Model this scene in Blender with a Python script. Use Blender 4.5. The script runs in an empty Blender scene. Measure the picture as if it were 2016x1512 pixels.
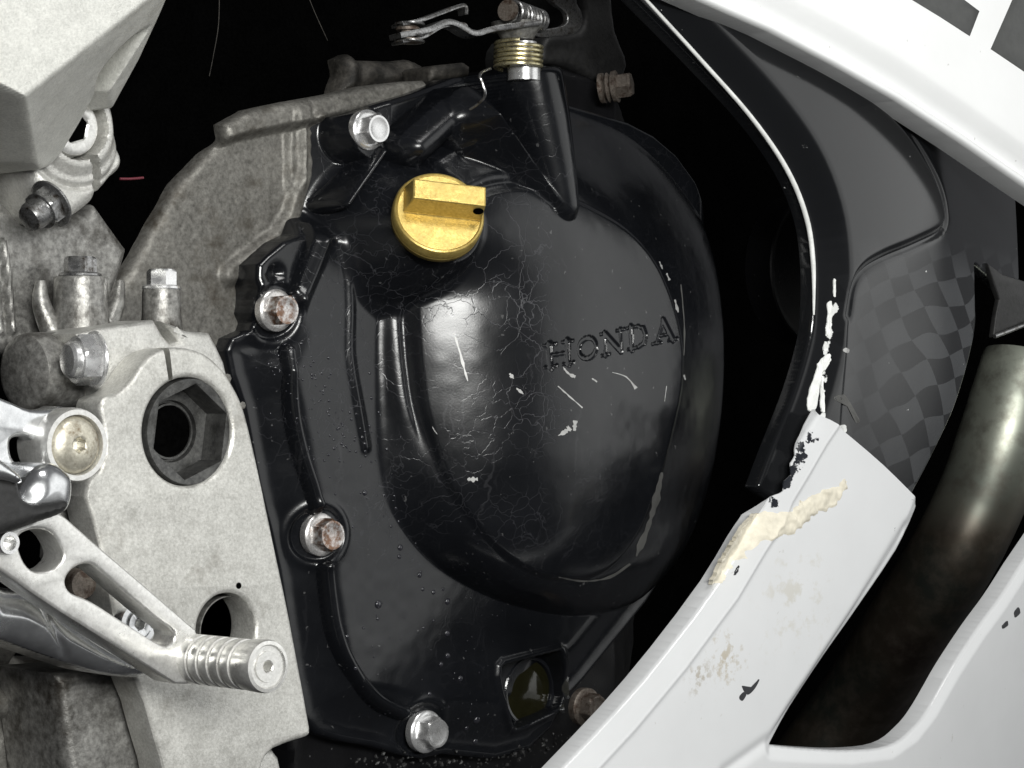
import bpy, bmesh, math, random
import numpy as np
from mathutils import Vector, Matrix, Quaternion
random.seed(4); rng = np.random.default_rng(4)
S = bpy.context.scene
COL = S.collection
# ------------------------------------------------------------------ camera
YAW = math.radians(44.0); DIST = 950.0; FPX = 4750.0          # mm, focal length in picture units
V = np.array([math.sin(YAW), math.cos(YAW), 0.0]); R = np.array([math.cos(YAW), -math.sin(YAW), 0.0]); U = np.array([0, 0, 1.0])
CAM = -DIST * V
cd = bpy.data.cameras.new('camera'); cam = bpy.data.objects.new('camera', cd); COL.objects.link(cam)
cd.sensor_width = 36; cd.lens = 36 * FPX / 2016; cd.clip_start = 0.02; cd.clip_end = 50
cam.location = CAM * 0.001
cam.rotation_euler = (math.radians(90), 0, -YAW)
S.camera = cam
# ------------------------------------------------------------------ light: a garage at night, one big ceiling lamp and pale walls
w = bpy.data.worlds.new('World'); S.world = w; w.use_nodes = True
nt = w.node_tree; nt.nodes.clear()
wo = nt.nodes.new('ShaderNodeOutputWorld'); bg = nt.nodes.new('ShaderNodeBackground'); nt.links.new(bg.outputs[0], wo.inputs[0])
tc = nt.nodes.new('ShaderNodeTexCoord')                       # a pale wall to the front right, a dim garage elsewhere
dt = nt.nodes.new('ShaderNodeVectorMath'); dt.operation = 'DOT_PRODUCT'; nt.links.new(tc.outputs['Generated'], dt.inputs[0])
wd = Vector((.74, -.67, .14)).normalized(); dt.inputs[1].default_value = wd
zr = nt.nodes.new('ShaderNodeValToRGB'); nt.links.new(dt.outputs['Value'], zr.inputs[0]); el = zr.color_ramp.elements
el[0].position = .0; el[0].color = (.035, .035, .038, 1); el[1].position = .92; el[1].color = (1, 1.01, 1, 1)
e = el.new(.82); e.color = (.12, .122, .126, 1)
sp = nt.nodes.new('ShaderNodeSeparateXYZ'); nt.links.new(tc.outputs['Generated'], sp.inputs[0])
zm = nt.nodes.new('ShaderNodeMapRange'); nt.links.new(sp.outputs['Z'], zm.inputs['Value'])      # the floor is darker than the wall
for k_, v_ in (('From Min', -.17), ('From Max', -.07), ('To Min', .42), ('To Max', 1.0)): zm.inputs[k_].default_value = v_
sc_ = nt.nodes.new('ShaderNodeVectorMath'); sc_.operation = 'SCALE'; nt.links.new(zr.outputs[0], sc_.inputs[0]); nt.links.new(zm.outputs[0], sc_.inputs['Scale'])
nt.links.new(sc_.outputs[0], bg.inputs['Color']); bg.inputs['Strength'].default_value = 1.25
def lamp(name, loc, target, sx, sy, power, col=(1, 1, 1)):
    l = bpy.data.lights.new(name, 'AREA'); l.shape = 'RECTANGLE'; l.size = sx; l.size_y = sy; l.energy = power; l.color = col
    o = bpy.data.objects.new(name, l); COL.objects.link(o); o.location = loc
    o.rotation_euler = (Vector(target) - Vector(loc)).to_track_quat('-Z', 'Y').to_euler(); return o
lamp('work_lamp', (-.69, -1.10, .23), (0, -.03, .02), .50, .20, 15.5, (1, 1, .97))
lamp('ceiling_lamp', (-.2, -1.2, 1.6), (0, -.03, 0), .6, .4, 10, (1, .99, .97))
S.view_settings.view_transform = 'Standard'; S.view_settings.look = 'None'; S.view_settings.gamma = 1; S.view_settings.exposure = 0.0
S.cycles.max_bounces = 8
# ------------------------------------------------------------------ helpers
def P(px, py, h):
    """point on the side plane h mm outboard of the engine face, seen at photo position px, py"""
    d = V * FPX + R * (px - 1008.0) + U * (756.0 - py)
    t = (-h - CAM[1]) / d[1]
    return CAM + d * t
def depth(p): return float((np.asarray(p) - CAM) @ V)
def rmm(rpx, px, py, h): return rpx * depth(P(px, py, h)) / FPX
def cat(pts, n=6, closed=True):
    p = np.array(pts, float); m = len(p); out = []
    rngi = range(m) if closed else range(m - 1)
    for i in rngi:
        if closed: a, b, c, d = p[(i-1) % m], p[i], p[(i+1) % m], p[(i+2) % m]
        else: a, b, c, d = p[max(i-1, 0)], p[i], p[i+1], p[min(i+2, m-1)]
        for k in range(n):
            t = k / n
            out.append(.5*((2*b) + (c-a)*t + (2*a-5*b+4*c-d)*t*t + (3*b-a-3*c+d)*t**3))
    if not closed: out.append(p[-1])
    return np.array(out)
def xz(pts, h):
    if np.isscalar(h): return np.array([[*P(a[0], a[1], h)[[0, 2]]] for a in pts])
    return np.array([[*P(a[0], a[1], hh)[[0, 2]]] for a, hh in zip(pts, h)])
def sdf(X, Z, poly):
    """signed distance in mm, positive inside"""
    D = np.full(X.shape, 1e9); ins = np.zeros(X.shape, bool); n = len(poly)
    for i in range(n):
        ax, az = poly[i]; bx, bz = poly[(i+1) % n]; ex, ez = bx-ax, bz-az; L = ex*ex+ez*ez + 1e-9
        wx, wz = X-ax, Z-az; t = np.clip((wx*ex+wz*ez)/L, 0, 1)
        D = np.minimum(D, (wx-ex*t)**2 + (wz-ez*t)**2)
        if abs(ez) > 1e-9:
            c = ((az > Z) != (bz > Z)) & (X < ex*(Z-az)/ez + ax); ins ^= c
    D = np.sqrt(D); return np.where(ins, D, -D)
def blur(A, n, k=3):
    for _ in range(k):
        for ax in (0, 1):
            p = [(0, 0), (0, 0)]; p[ax] = (n+1, n); c = np.cumsum(np.pad(A, p, mode='edge'), axis=ax)
            A = (c[2*n+1:] - c[:-(2*n+1)])/(2*n+1) if ax == 0 else (c[:, 2*n+1:] - c[:, :-(2*n+1)])/(2*n+1)
    return A
def dline(X, Z, line, tt=False):
    D = np.full(X.shape, 1e9); T = np.zeros(X.shape); n = len(line)
    for i in range(n-1):
        ax, az = line[i]; bx, bz = line[i+1]; ex, ez = bx-ax, bz-az; L = ex*ex+ez*ez + 1e-9
        wx, wz = X-ax, Z-az; t = np.clip((wx*ex+wz*ez)/L, 0, 1); d = (wx-ex*t)**2 + (wz-ez*t)**2
        if tt: T = np.where(d < D, (i+t)/(n-1), T)
        D = np.minimum(D, d)
    D = np.sqrt(D); return (D, T) if tt else D
def sstep(a, b, x): t = np.clip((x-a)/(b-a), 0, 1); return t*t*(3-2*t)
def smax(a, b, k): h = np.clip(.5+.5*(a-b)/k, 0, 1); return b*(1-h)+a*h + k*h*(1-h)
def smin(a, b, k): return -smax(-a, -b, k)
def rnd(D, r): d = np.clip(D, 0, r); return -(r - np.sqrt(np.maximum(r*r - (r-d)**2, 0)))
def bead(D, w_, h_): return h_*np.sqrt(np.clip(1-(D/w_)**2, 0, 1))
def gbead(D, w_, h_): return h_*np.exp(-(D/w_)**2)
def noise2(X, Z, s, seed=0):
    r = np.random.default_rng(seed); n = 64; g = r.random((n, n)); x = X/s; z = Z/s
    xi = np.floor(x).astype(int); zi = np.floor(z).astype(int); fx = x-xi; fz = z-zi; fx = fx*fx*(3-2*fx); fz = fz*fz*(3-2*fz)
    a = g[xi % n, zi % n]; b = g[(xi+1) % n, zi % n]; c = g[xi % n, (zi+1) % n]; d = g[(xi+1) % n, (zi+1) % n]
    return (a*(1-fx)+b*fx)*(1-fz)+(c*(1-fx)+d*fx)*fz - .5
def plane3(a, b, c):
    A = np.array([[*P(*q)[[0, 2]], 1] for q in (a, b, c)]); s = np.linalg.solve(A, [a[2], b[2], c[2]])
    return lambda X, Z: s[0]*X + s[1]*Z + s[2]
ROOT = None; ROOTLOC = Vector((0, 0, -.16))
def link(o, parent=None, label=None):
    COL.objects.link(o)
    if parent is not None:
        o.parent = parent
        if parent is ROOT: o.matrix_parent_inverse = Matrix.Translation(-ROOTLOC)
    if label: o['label'] = label
    return o
def fastmesh(name, verts, faces, smooth=True, ang=38):
    me = bpy.data.meshes.new(name); verts = np.asarray(verts, np.float32)*0.001
    if isinstance(faces, np.ndarray):
        nf = len(faces); k = faces.shape[1]
        me.vertices.add(len(verts)); me.vertices.foreach_set('co', verts.ravel())
        me.loops.add(nf*k); me.loops.foreach_set('vertex_index', faces.astype(np.int32).ravel())
        me.polygons.add(nf); me.polygons.foreach_set('loop_start', np.arange(0, nf*k, k, dtype=np.int32))
        me.update(calc_edges=True); me.validate()
    else:
        me.from_pydata([tuple(map(float, v)) for v in verts], [], faces)
    me.polygons.foreach_set('use_smooth', np.full(len(me.polygons), smooth, bool))
    if smooth: me.set_sharp_from_angle(angle=math.radians(ang))
    me.update(); return me
def obj(name, me, m, parent=None, label=None):
    o = bpy.data.objects.new(name, me)
    if m: me.materials.append(m)
    return link(o, parent, label)
def hf(name, poly, F, m, parent=None, cell=.8, skirt=10, margin=2, label=None, ang=38, holes=()):
    """solid cast or moulded piece: outline poly (x,z mm), face height F(X,Z,D), walls of depth skirt"""
    x0, z0 = poly.min(0)-margin; x1, z1 = poly.max(0)+margin
    xs = np.arange(x0, x1+cell, cell); zs = np.arange(z0, z1+cell, cell)
    X, Z = np.meshgrid(xs, zs, indexing='ij'); D = sdf(X, Z, poly)
    for hp in holes: D = np.minimum(D, -sdf(X, Z, hp))
    gx, gz = np.gradient(D, cell); gl = np.maximum(np.hypot(gx, gz), .3)
    sn = (D < 0) & (D > -1.6*cell)
    X = np.where(sn, X - gx/gl*D, X); Z = np.where(sn, Z - gz/gl*D, Z)
    D2 = np.where(sn, 0, D)
    H = F(X, Z, np.maximum(D2, 0))
    ok = D2 >= 0; cell_ok = ok[:-1, :-1] & ok[1:, :-1] & ok[:-1, 1:] & ok[1:, 1:]
    cc = (D2[:-1, :-1]+D2[1:, :-1]+D2[:-1, 1:]+D2[1:, 1:]) > 0; cell_ok &= cc
    idx = np.arange(X.size).reshape(X.shape)
    q = np.stack([idx[:-1, :-1], idx[1:, :-1], idx[1:, 1:], idx[:-1, 1:]], -1)[cell_ok]
    V3 = np.stack([X.ravel(), -H.ravel(), Z.ravel()], 1)
    used = np.unique(q); mp = np.full(X.size, -1); mp[used] = np.arange(len(used)); q = mp[q]; V3 = V3[used]
    e = np.concatenate([q[:, [0, 1]], q[:, [1, 2]], q[:, [2, 3]], q[:, [3, 0]]]); es = np.sort(e, 1)
    key = es[:, 0].astype(np.int64)*len(V3)+es[:, 1]; _, inv, cnt = np.unique(key, return_inverse=True, return_counts=True)
    be = e[cnt[inv] == 1]
    if skirt and len(be):
        bv = np.unique(be); m2 = np.full(len(V3), -1); m2[bv] = len(V3)+np.arange(len(bv))
        nv = V3[bv].copy(); nv[:, 1] = nv[:, 1] + (skirt(nv[:, 0], nv[:, 2]) if callable(skirt) else skirt)
        V3 = np.concatenate([V3, nv]); q = np.concatenate([q, np.stack([be[:, 1], be[:, 0], m2[be[:, 0]], m2[be[:, 1]]], 1)])
    me = fastmesh(name, V3, q, True, ang)
    o = obj(name, me, m, parent, label); o_grid[name] = (x0, z0, cell, H, xs, zs, F, poly); return o
o_grid = {}
def plate(name, pts, h, thick, m, parent=None, holes=(), bev=.8, label=None, mapped=False, ang=30):
    """machined plate: outline and holes, front face h mm outboard, rounded edges"""
    cu = bpy.data.curves.new(name, 'CURVE'); cu.dimensions = '2D'; cu.fill_mode = 'BOTH'
    for ring in (pts, *holes):
        q = ring if (mapped or ring is not pts) else xz(ring, h)
        a = np.array(q)
        s = cu.splines.new('POLY'); s.points.add(len(a)-1)
        for i, (x, z) in enumerate(a): s.points[i].co = (x*.001, z*.001, 0, 1)
        s.use_cyclic_u = True
    cu.extrude = max((thick/2-bev), .05)*.001; cu.bevel_depth = bev*.001; cu.bevel_resolution = 2; cu.offset = -bev*.001
    t = bpy.data.objects.new('tmp', cu); COL.objects.link(t)
    me = bpy.data.meshes.new_from_object(t.evaluated_get(bpy.context.evaluated_depsgraph_get()))
    bpy.data.objects.remove(t); bpy.data.curves.remove(cu)
    me.transform(Matrix.Translation((0, (-h+thick/2)*.001, 0)) @ Matrix.Rotation(math.radians(90), 4, 'X'))
    bm = bmesh.new(); bm.from_mesh(me); bmesh.ops.remove_doubles(bm, verts=bm.verts, dist=2e-6); bm.to_mesh(me); bm.free()
    me.polygons.foreach_set('use_smooth', np.full(len(me.polygons), True, bool)); me.set_sharp_from_angle(angle=math.radians(ang))
    me.materials.clear(); me.name = name
    return obj(name, me, m, parent, label)
def basis(axis, roll=0.0):
    a = Vector(axis).normalized(); q = a.to_track_quat('Z', 'Y'); return (q @ Quaternion((0, 0, 1), roll)).to_matrix().to_4x4()
def lathe_mesh(name, prof, seg=48, ang=34):
    """prof: (radius, z, kind) rings; kind 1 = hexagon of that corner radius, 2 = hexagon trimmed by a circle (chamfer)"""
    vs = []; fs = []
    for (r, z, *k) in prof:
        k = k[0] if k else 0
        for i in range(seg):
            a = 2*math.pi*i/seg; rr = r
            if k:
                hx = math.cos(math.pi/6)/math.cos(((a) % (math.pi/3)) - math.pi/6)
                rr = r*hx if k == 1 else (min(r, k*hx) if k > 2 else r*hx)
            vs.append((rr*math.cos(a), rr*math.sin(a), z))
    n = len(prof)
    for j in range(n-1):
        for i in range(seg):
            i2 = (i+1) % seg; fs.append((j*seg+i, j*seg+i2, (j+1)*seg+i2, (j+1)*seg+i))
    if prof[-1][0] > 1e-6: fs.append(tuple(range((n-1)*seg, n*seg)))
    if prof[0][0] > 1e-6: fs.append(tuple(reversed(range(seg))))
    return fastmesh(name, vs, fs, True, ang)
def place(o, p, axis, roll=0.0):
    M = Matrix.Translation(Vector(p)*.001) @ basis(axis, roll); o.matrix_basis = M; return o
def lathe(name, prof, p, axis, m, parent=None, seg=48, roll=0.0, label=None, ang=34):
    o = obj(name, lathe_mesh(name, prof, seg, ang), m, parent, label); place(o, p, axis, roll); return o
def tube(name, pts, r, m, parent=None, seg=14, n=8, label=None, smooth_pts=True, flat=1.0):
    p = cat(pts, n, False) if smooth_pts else np.array(pts, float)
    rr = np.interp(np.linspace(0, 1, len(p)), np.linspace(0, 1, len(r)), r) if not np.isscalar(r) else np.full(len(p), r)
    T = np.gradient(p, axis=0); T /= np.linalg.norm(T, axis=1)[:, None]
    nrm = np.cross(T[0], [0, 1, 0.3]); nrm /= np.linalg.norm(nrm); vs = []; fs = []
    for i in range(len(p)):
        nrm = nrm - T[i]*(nrm@T[i]); nrm /= np.linalg.norm(nrm); b = np.cross(T[i], nrm)
        for k in range(seg):
            a = 2*math.pi*k/seg; vs.append(p[i]+rr[i]*(math.cos(a)*nrm+flat*math.sin(a)*b))
    for i in range(len(p)-1):
        for k in range(seg):
            k2 = (k+1) % seg; fs.append((i*seg+k, i*seg+k2, (i+1)*seg+k2, (i+1)*seg+k))
    fs.append(tuple(reversed(range(seg)))); fs.append(tuple(range((len(p)-1)*seg, len(p)*seg)))
    return obj(name, fastmesh(name, vs, fs, True, 40), m, parent, label)
def strap(name, pts, wdt, th, m, parent=None, label=None, wdir=(.25, 1, 0)):
    p = cat(pts, 6, False); T = np.gradient(p, axis=0); wd_ = np.array(wdir, float); wd_ /= np.linalg.norm(wd_); vs = []; fs = []
    ws = np.interp(np.linspace(0, 1, len(p)), np.linspace(0, 1, len(wdt)), wdt) if not np.isscalar(wdt) else np.full(len(p), wdt)
    for i in range(len(p)):
        n_ = np.cross(T[i], wd_); n_ /= np.linalg.norm(n_)
        c_ = .25*th
        for a, b_ in ((-1, -.5), (-1, .5), (-.97+0, 1), (.97, 1), (1, .5), (1, -.5), (.97, -1), (-.97, -1)): vs.append(p[i]+wd_*ws[i]*.5*a+n_*th*.5*b_)
    for i in range(len(p)-1):
        for k in range(8): k2 = (k+1) % 8; fs.append((i*8+k, i*8+k2, (i+1)*8+k2, (i+1)*8+k))
    fs.append(tuple(reversed(range(8)))); fs.append(tuple(range((len(p)-1)*8, len(p)*8)))
    return obj(name, fastmesh(name, vs, fs, True, 30), m, parent, label)
def segmask(t, c, a, b, rad, scale, lo, hi):
    """wear mask: noise broken patches within rad metres of the line a-b on the side plane"""
    a = Vector(a); b = Vector(b); d = b-a; L = d.length
    def vm(op, x, y=None):
        n = t.nodes.new('ShaderNodeVectorMath'); n.operation = op
        t.links.new(x, n.inputs[0])
        if y is not None:
            if hasattr(y, 'links'): t.links.new(y, n.inputs[1])
            else: n.inputs[1].default_value = y
        return n
    r_ = vm('SUBTRACT', c.outputs['Object'], tuple(a)); tt = vm('DOT_PRODUCT', r_.outputs[0], tuple(d.normalized()))
    cl = t.nodes.new('ShaderNodeClamp'); t.links.new(tt.outputs['Value'], cl.inputs[0]); cl.inputs['Min'].default_value = 0; cl.inputs['Max'].default_value = L
    sc = t.nodes.new('ShaderNodeVectorMath'); sc.operation = 'SCALE'; sc.inputs[0].default_value = tuple(d.normalized()); t.links.new(cl.outputs[0], sc.inputs['Scale'])
    df = vm('SUBTRACT', r_.outputs[0], sc.outputs[0]); ln = vm('LENGTH', vm('MULTIPLY', df.outputs[0], (1, .3, 1)).outputs[0])
    fall = ramp(t, math_(t, 'DIVIDE', ln.outputs['Value'], rad), [(0, g(1)), (1, g(0))]).outputs[0]
    ns = noise(t, c, scale, 5, .62)
    return ramp(t, math_(t, 'ADD', ns.outputs[0], math_(t, 'MULTIPLY', fall, .35)), [(lo, g(0)), (hi, g(1))]).outputs[0]
# ------------------------------------------------------------------ materials
def N(t, k, **kw):
    n = t.nodes.new(k)
    for a, b in kw.items():
        if a in n.inputs: n.inputs[a].default_value = b
        else: setattr(n, a, b)
    return n
def base_mat(name):
    m = bpy.data.materials.new(name); m.use_nodes = True; t = m.node_tree; b = t.nodes['Principled BSDF']
    tcn = t.nodes.new('ShaderNodeTexCoord'); return m, t, b, tcn
def noise(t, tcn, scale, detail=4, rough=.6, vec=None):
    n = N(t, 'ShaderNodeTexNoise'); n.inputs['Scale'].default_value = scale; n.inputs['Detail'].default_value = detail; n.inputs['Roughness'].default_value = rough
    t.links.new(vec if vec else tcn.outputs['Object'], n.inputs['Vector']); return n
def ramp(t, src, stops):
    r = t.nodes.new('ShaderNodeValToRGB'); e = r.color_ramp.elements
    e[0].position, e[0].color = stops[0][0], (*stops[0][1], 1); e[1].position, e[1].color = stops[-1][0], (*stops[-1][1], 1)
    for s in stops[1:-1]: x = e.new(s[0]); x.color = (*s[1], 1)
    t.links.new(src, r.inputs[0]); return r
def g(v): return (v, v, v)
def mixc(t, fac, a, b):
    n = t.nodes.new('ShaderNodeMix'); n.data_type = 'RGBA'
    if hasattr(fac, 'links'): t.links.new(fac, n.inputs[0])
    else: n.inputs[0].default_value = fac
    for s, i in ((a, 6), (b, 7)):
        if hasattr(s, 'links'): t.links.new(s, n.inputs[i])
        else: n.inputs[i].default_value = (*s, 1)
    return n.outputs[2]
def math_(t, op, a, b=None, c=None):
    n = t.nodes.new('ShaderNodeMath'); n.operation = op
    for i, s in enumerate((a, b, c)):
        if s is None: continue
        if hasattr(s, 'links'): t.links.new(s, n.inputs[i])
        else: n.inputs[i].default_value = s
    return n.outputs[0]
def bump(t, b, src, strength, dist):
    n = N(t, 'ShaderNodeBump'); n.inputs['Strength'].default_value = strength; n.inputs['Distance'].default_value = dist
    t.links.new(src, n.inputs['Height']); t.links.new(n.outputs[0], b.inputs['Normal']); return n
def cast(name, lo, hi, metal=.6, rough=.5, blotch=60, grain=900, bs=.5, bd=.0002, dirt=None, dirt_amt=.5, dirt_scale=45, head_only=False):
    m, t, b, c = base_mat(name)
    n1 = noise(t, c, blotch, 6, .65); n2 = noise(t, c, grain, 3, .7)
    mm = math_(t, 'ADD', math_(t, 'MULTIPLY', n1.outputs[0], .4), math_(t, 'MULTIPLY', n2.outputs[0], .6))
    r = ramp(t, mm, [(.36, lo), (.62, hi)]); col = r.outputs[0]
    if dirt:
        n3 = noise(t, c, dirt_scale, 7, .7); f = ramp(t, n3.outputs[0], [(.62-.3*dirt_amt, g(0)), (.78-.3*dirt_amt, g(1))])
        ff = f.outputs[0]
        if head_only:
            sx = t.nodes.new('ShaderNodeSeparateXYZ'); t.links.new(c.outputs['Object'], sx.inputs[0])
            ff = math_(t, 'MULTIPLY', ff, ramp(t, math_(t, 'MULTIPLY', sx.outputs['Z'], 100), [(.2, g(.1)), (.3, g(1))]).outputs[0])
        col = mixc(t, ff, col, dirt)
    t.links.new(col, b.inputs['Base Color']); b.inputs['Metallic'].default_value = metal
    rr = ramp(t, n1.outputs[0], [(.3, g(rough-.1)), (.7, g(min(1, rough+.12)))]); t.links.new(rr.outputs[0], b.inputs['Roughness'])
    n4 = noise(t, c, grain*1.3, 4, .7); bump(t, b, n4.outputs[0], bs, bd); return m
M = {}
M['alloy'] = cast('cast_alloy', (.44, .435, .41), (.68, .675, .645), .6, .40, 160, 1150, .6, .0003)
M['alloy_bright'] = cast('pale_sandblasted_alloy', (.58, .58, .545), (.80, .80, .755), .35, .46, 160, 1100, .5, .0003)
M['alloy_shot'] = cast('sandblasted_alloy', (.43, .425, .395), (.68, .675, .64), .55, .42, 160, 1150, .5, .0002, (.26, .245, .215), .12, 38)
M['case'] = cast('stained_engine_alloy', (.095, .091, .082), (.235, .228, .208), .55, .50, 30, 600, .5, .0003, (.07, .062, .05), .35, 60)
M['case_dark'] = cast('grimy_engine_alloy', (.03, .028, .025), (.09, .083, .072), .3, .6, 50, 500, .6, .0004, (.015, .014, .012), .6, 80)
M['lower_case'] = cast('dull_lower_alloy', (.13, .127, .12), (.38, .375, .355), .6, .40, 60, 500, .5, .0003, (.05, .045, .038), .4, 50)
M['polished'] = cast('polished_alloy', (.62, .63, .64), (.85, .86, .87), .95, .22, 60, 300, .12, .0001)
M['machined'] = cast('machined_alloy', (.62, .615, .59), (.86, .855, .83), .75, .34, 120, 900, .2, .0001)
M['zinc'] = cast('zinc_plated_steel', (.66, .66, .66), (.88, .88, .88), .8, .27, 300, 1500, .08, .0001)
M['steel_dark'] = cast('grey_steel', (.18, .18, .18), (.45, .45, .45), .9, .3, 300, 1500, .3, .0001, (.05, .04, .03), .4, 300)
M['rusty'] = cast('rusted_steel', (.45, .44, .43), (.84, .83, .82), .75, .28, 300, 1500, .15, .0001, (.20, .115, .075), .78, 230, head_only=True)
M['rusty_dark'] = cast('brown_dirty_steel', (.10, .085, .07), (.22, .19, .165), .5, .5, 300, 1500, .5, .0002, (.05, .03, .02), .5, 260)
M['gold_spring'] = cast('yellow_zinc_wire', (.45, .40, .24), (.72, .66, .42), .85, .28, 300, 900, .2, .0001, (.12, .10, .06), .3, 250)
M['brass_screw'] = cast('tarnished_screw', (.45, .42, .34), (.68, .65, .55), .7, .38, 150, 900, .3, .0002, (.20, .15, .09), .25, 200)
M['deep_black'] = cast('painted_shade_black', g(.0008), g(.002), 0, .55, 60, 500, .3, .0003)  # near black that puts deep shade into recesses and the background
M['black_rubber'] = cast('dull_black', g(.008), g(.02), 0, .5, 60, 500, .4, .0003)

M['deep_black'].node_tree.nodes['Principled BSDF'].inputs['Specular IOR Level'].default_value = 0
def paint_black(name, cracks=True, base=(.0038, .0042, .0052), rough=.17):
    m, t, b, c = base_mat(name)
    n1 = noise(t, c, 25, 6, .6); n2 = noise(t, c, 1500, 2, .6)
    col = ramp(t, n1.outputs[0], [(.3, base), (.75, tuple(x*1.9 for x in base))]).outputs[0]
    rg = ramp(t, n1.outputs[0], [(.3, g(rough-.04)), (.75, g(rough+.10))]).outputs[0]
    hgt = n2.outputs[0]
    if cracks:
        nd = noise(t, c, 90, 3, .6)
        sc = t.nodes.new('ShaderNodeVectorMath'); sc.operation = 'SCALE'; sc.inputs['Scale'].default_value = .012; t.links.new(nd.outputs['Color'], sc.inputs[0])
        ad = t.nodes.new('ShaderNodeVectorMath'); ad.operation = 'ADD'; t.links.new(c.outputs['Object'], ad.inputs[0]); t.links.new(sc.outputs[0], ad.inputs[1])
        fl = t.nodes.new('ShaderNodeVectorMath'); fl.operation = 'MULTIPLY'; fl.inputs[1].default_value = (1, .35, 1); t.links.new(ad.outputs[0], fl.inputs[0])
        acc = None
        for scale, wd in ((75, .010), (160, .018)):
            vo = t.nodes.new('ShaderNodeTexVoronoi'); vo.feature = 'DISTANCE_TO_EDGE'; vo.inputs['Scale'].default_value = scale
            t.links.new(fl.outputs[0], vo.inputs['Vector'])
            ln = ramp(t, vo.outputs['Distance'], [(0, g(1)), (wd, g(0))]).outputs[0]
            ms = noise(t, c, 38 if scale < 100 else 24, 3, .5); mk = ramp(t, ms.outputs[0], [(.44, g(0)), (.56, g(1))]).outputs[0]
            ln = math_(t, 'MULTIPLY', ln, mk); acc = ln if acc is None else math_(t, 'MAXIMUM', acc, ln)
        # the lacquer is crazed most on the crown of the bulge, below and right of the filler cap
        ctr = P(950, 690, 36)*.001
        vd = t.nodes.new('ShaderNodeVectorMath'); vd.operation = 'DISTANCE'; t.links.new(c.outputs['Object'], vd.inputs[0]); vd.inputs[1].default_value = tuple(ctr)
        near = ramp(t, vd.outputs['Value'], [(.02, g(1)), (.05, g(.55)), (.10, g(.15))]).outputs[0]
        vd2 = t.nodes.new('ShaderNodeVectorMath'); vd2.operation = 'DISTANCE'; t.links.new(c.outputs['Object'], vd2.inputs[0]); vd2.inputs[1].default_value = tuple(P(1235, 630, 48)*.001)
        sound = ramp(t, vd2.outputs['Value'], [(.030, g(.04)), (.044, g(1))]).outputs[0]     # the lacquer beside the lettering is still sound
        near = math_(t, 'MULTIPLY', near, sound)
        rg = math_(t, 'ADD', rg, math_(t, 'MULTIPLY', near, .06))
        acc = math_(t, 'MULTIPLY', acc, near)
        col = mixc(t, math_(t, 'MULTIPLY', acc, .6), col, (.085, .085, .095)); rg = math_(t, 'MAXIMUM', rg, math_(t, 'MULTIPLY', acc, .7))
        # fine vertical hairlines and dust
        st = t.nodes.new('ShaderNodeVectorMath'); st.operation = 'MULTIPLY'; st.inputs[1].default_value = (420, 60, 18); t.links.new(ad.outputs[0], st.inputs[0])
        nh = N(t, 'ShaderNodeTexNoise'); nh.inputs['Scale'].default_value = 1; nh.inputs['Detail'].default_value = 3; t.links.new(st.outputs[0], nh.inputs['Vector'])
        hair = ramp(t, nh.outputs[0], [(.66, g(0)), (.74, g(.35))]).outputs[0]
        col = mixc(t, math_(t, 'MULTIPLY', hair, near), col, (.07, .07, .075))
        hgt = math_(t, 'SUBTRACT', math_(t, 'MULTIPLY', hgt, .25), math_(t, 'MULTIPLY', acc, .55))
    sp_ = noise(t, c, 420, 2, .5); dust = ramp(t, sp_.outputs[0], [(.72, g(0)), (.76, g(1))]).outputs[0]
    col = mixc(t, math_(t, 'MULTIPLY', dust, .5), col, (.12, .12, .12))
    t.links.new(col, b.inputs['Base Color']); t.links.new(rg, b.inputs['Roughness'])
    b.inputs['IOR'].default_value = 1.5
    bump(t, b, hgt, .35, .0002); return m
M['paint'] = paint_black('crazed_black_paint')
M['plastic'] = paint_black('gloss_black_plastic', False, (.006, .0065, .008), .10)
def white_mat(name, col=(.80, .81, .81), stain=False):
    m, t, b, c = base_mat(name)
    n1 = noise(t, c, 18, 5, .6); cc = ramp(t, n1.outputs[0], [(.3, tuple(x*.93 for x in col)), (.7, col)]).outputs[0]
    if stain:
        for ctr, rad, sc, tint, thr in ((P(1420, 1300, 82), .020, 260, (.36, .29, .17), .56), (P(1370, 1330, 82), .013, 330, (.30, .25, .17), .52), (P(1560, 1180, 82), .05, 120, (.55, .53, .47), .60)):
            vd = t.nodes.new('ShaderNodeVectorMath'); vd.operation = 'DISTANCE'; t.links.new(c.outputs['Object'], vd.inputs[0]); vd.inputs[1].default_value = tuple(ctr*.001)
            fall = ramp(t, vd.outputs['Value'], [(.0, g(1)), (rad, g(0))]).outputs[0]
            ns = noise(t, c, sc, 5, .65); f = ramp(t, math_(t, 'MULTIPLY', ns.outputs[0], math_(t, 'ADD', math_(t, 'MULTIPLY', fall, .5), .68)), [(thr-.06, g(0)), (thr+.06, g(.75))]).outputs[0]
            cc = mixc(t, math_(t, 'MULTIPLY', f, fall), cc, tint)
    if stain:
        k = segmask(t, c, P(1530, 985, 82)*.001, P(1600, 850, 82)*.001, .005, 160, .74, .76)
        cc = mixc(t, k, cc, (.013, .015, .02))
    sp_ = noise(t, c, 300, 2, .5); d = ramp(t, sp_.outputs[0], [(.74, g(0)), (.78, g(.5))]).outputs[0]
    cc = mixc(t, d, cc, (.45, .44, .41))
    t.links.new(cc, b.inputs['Base Color']); b.inputs['Roughness'].default_value = .22; b.inputs['Coat Weight'].default_value = .3
    n2 = noise(t, c, 60, 4, .6); bump(t, b, n2.outputs[0], .12, .0006); return m
M['white'] = white_mat('white_fairing_paint', (.93, .94, .94)); M['white_worn'] = white_mat('worn_white_fairing_paint', (.69, .70, .71), True)
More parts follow.
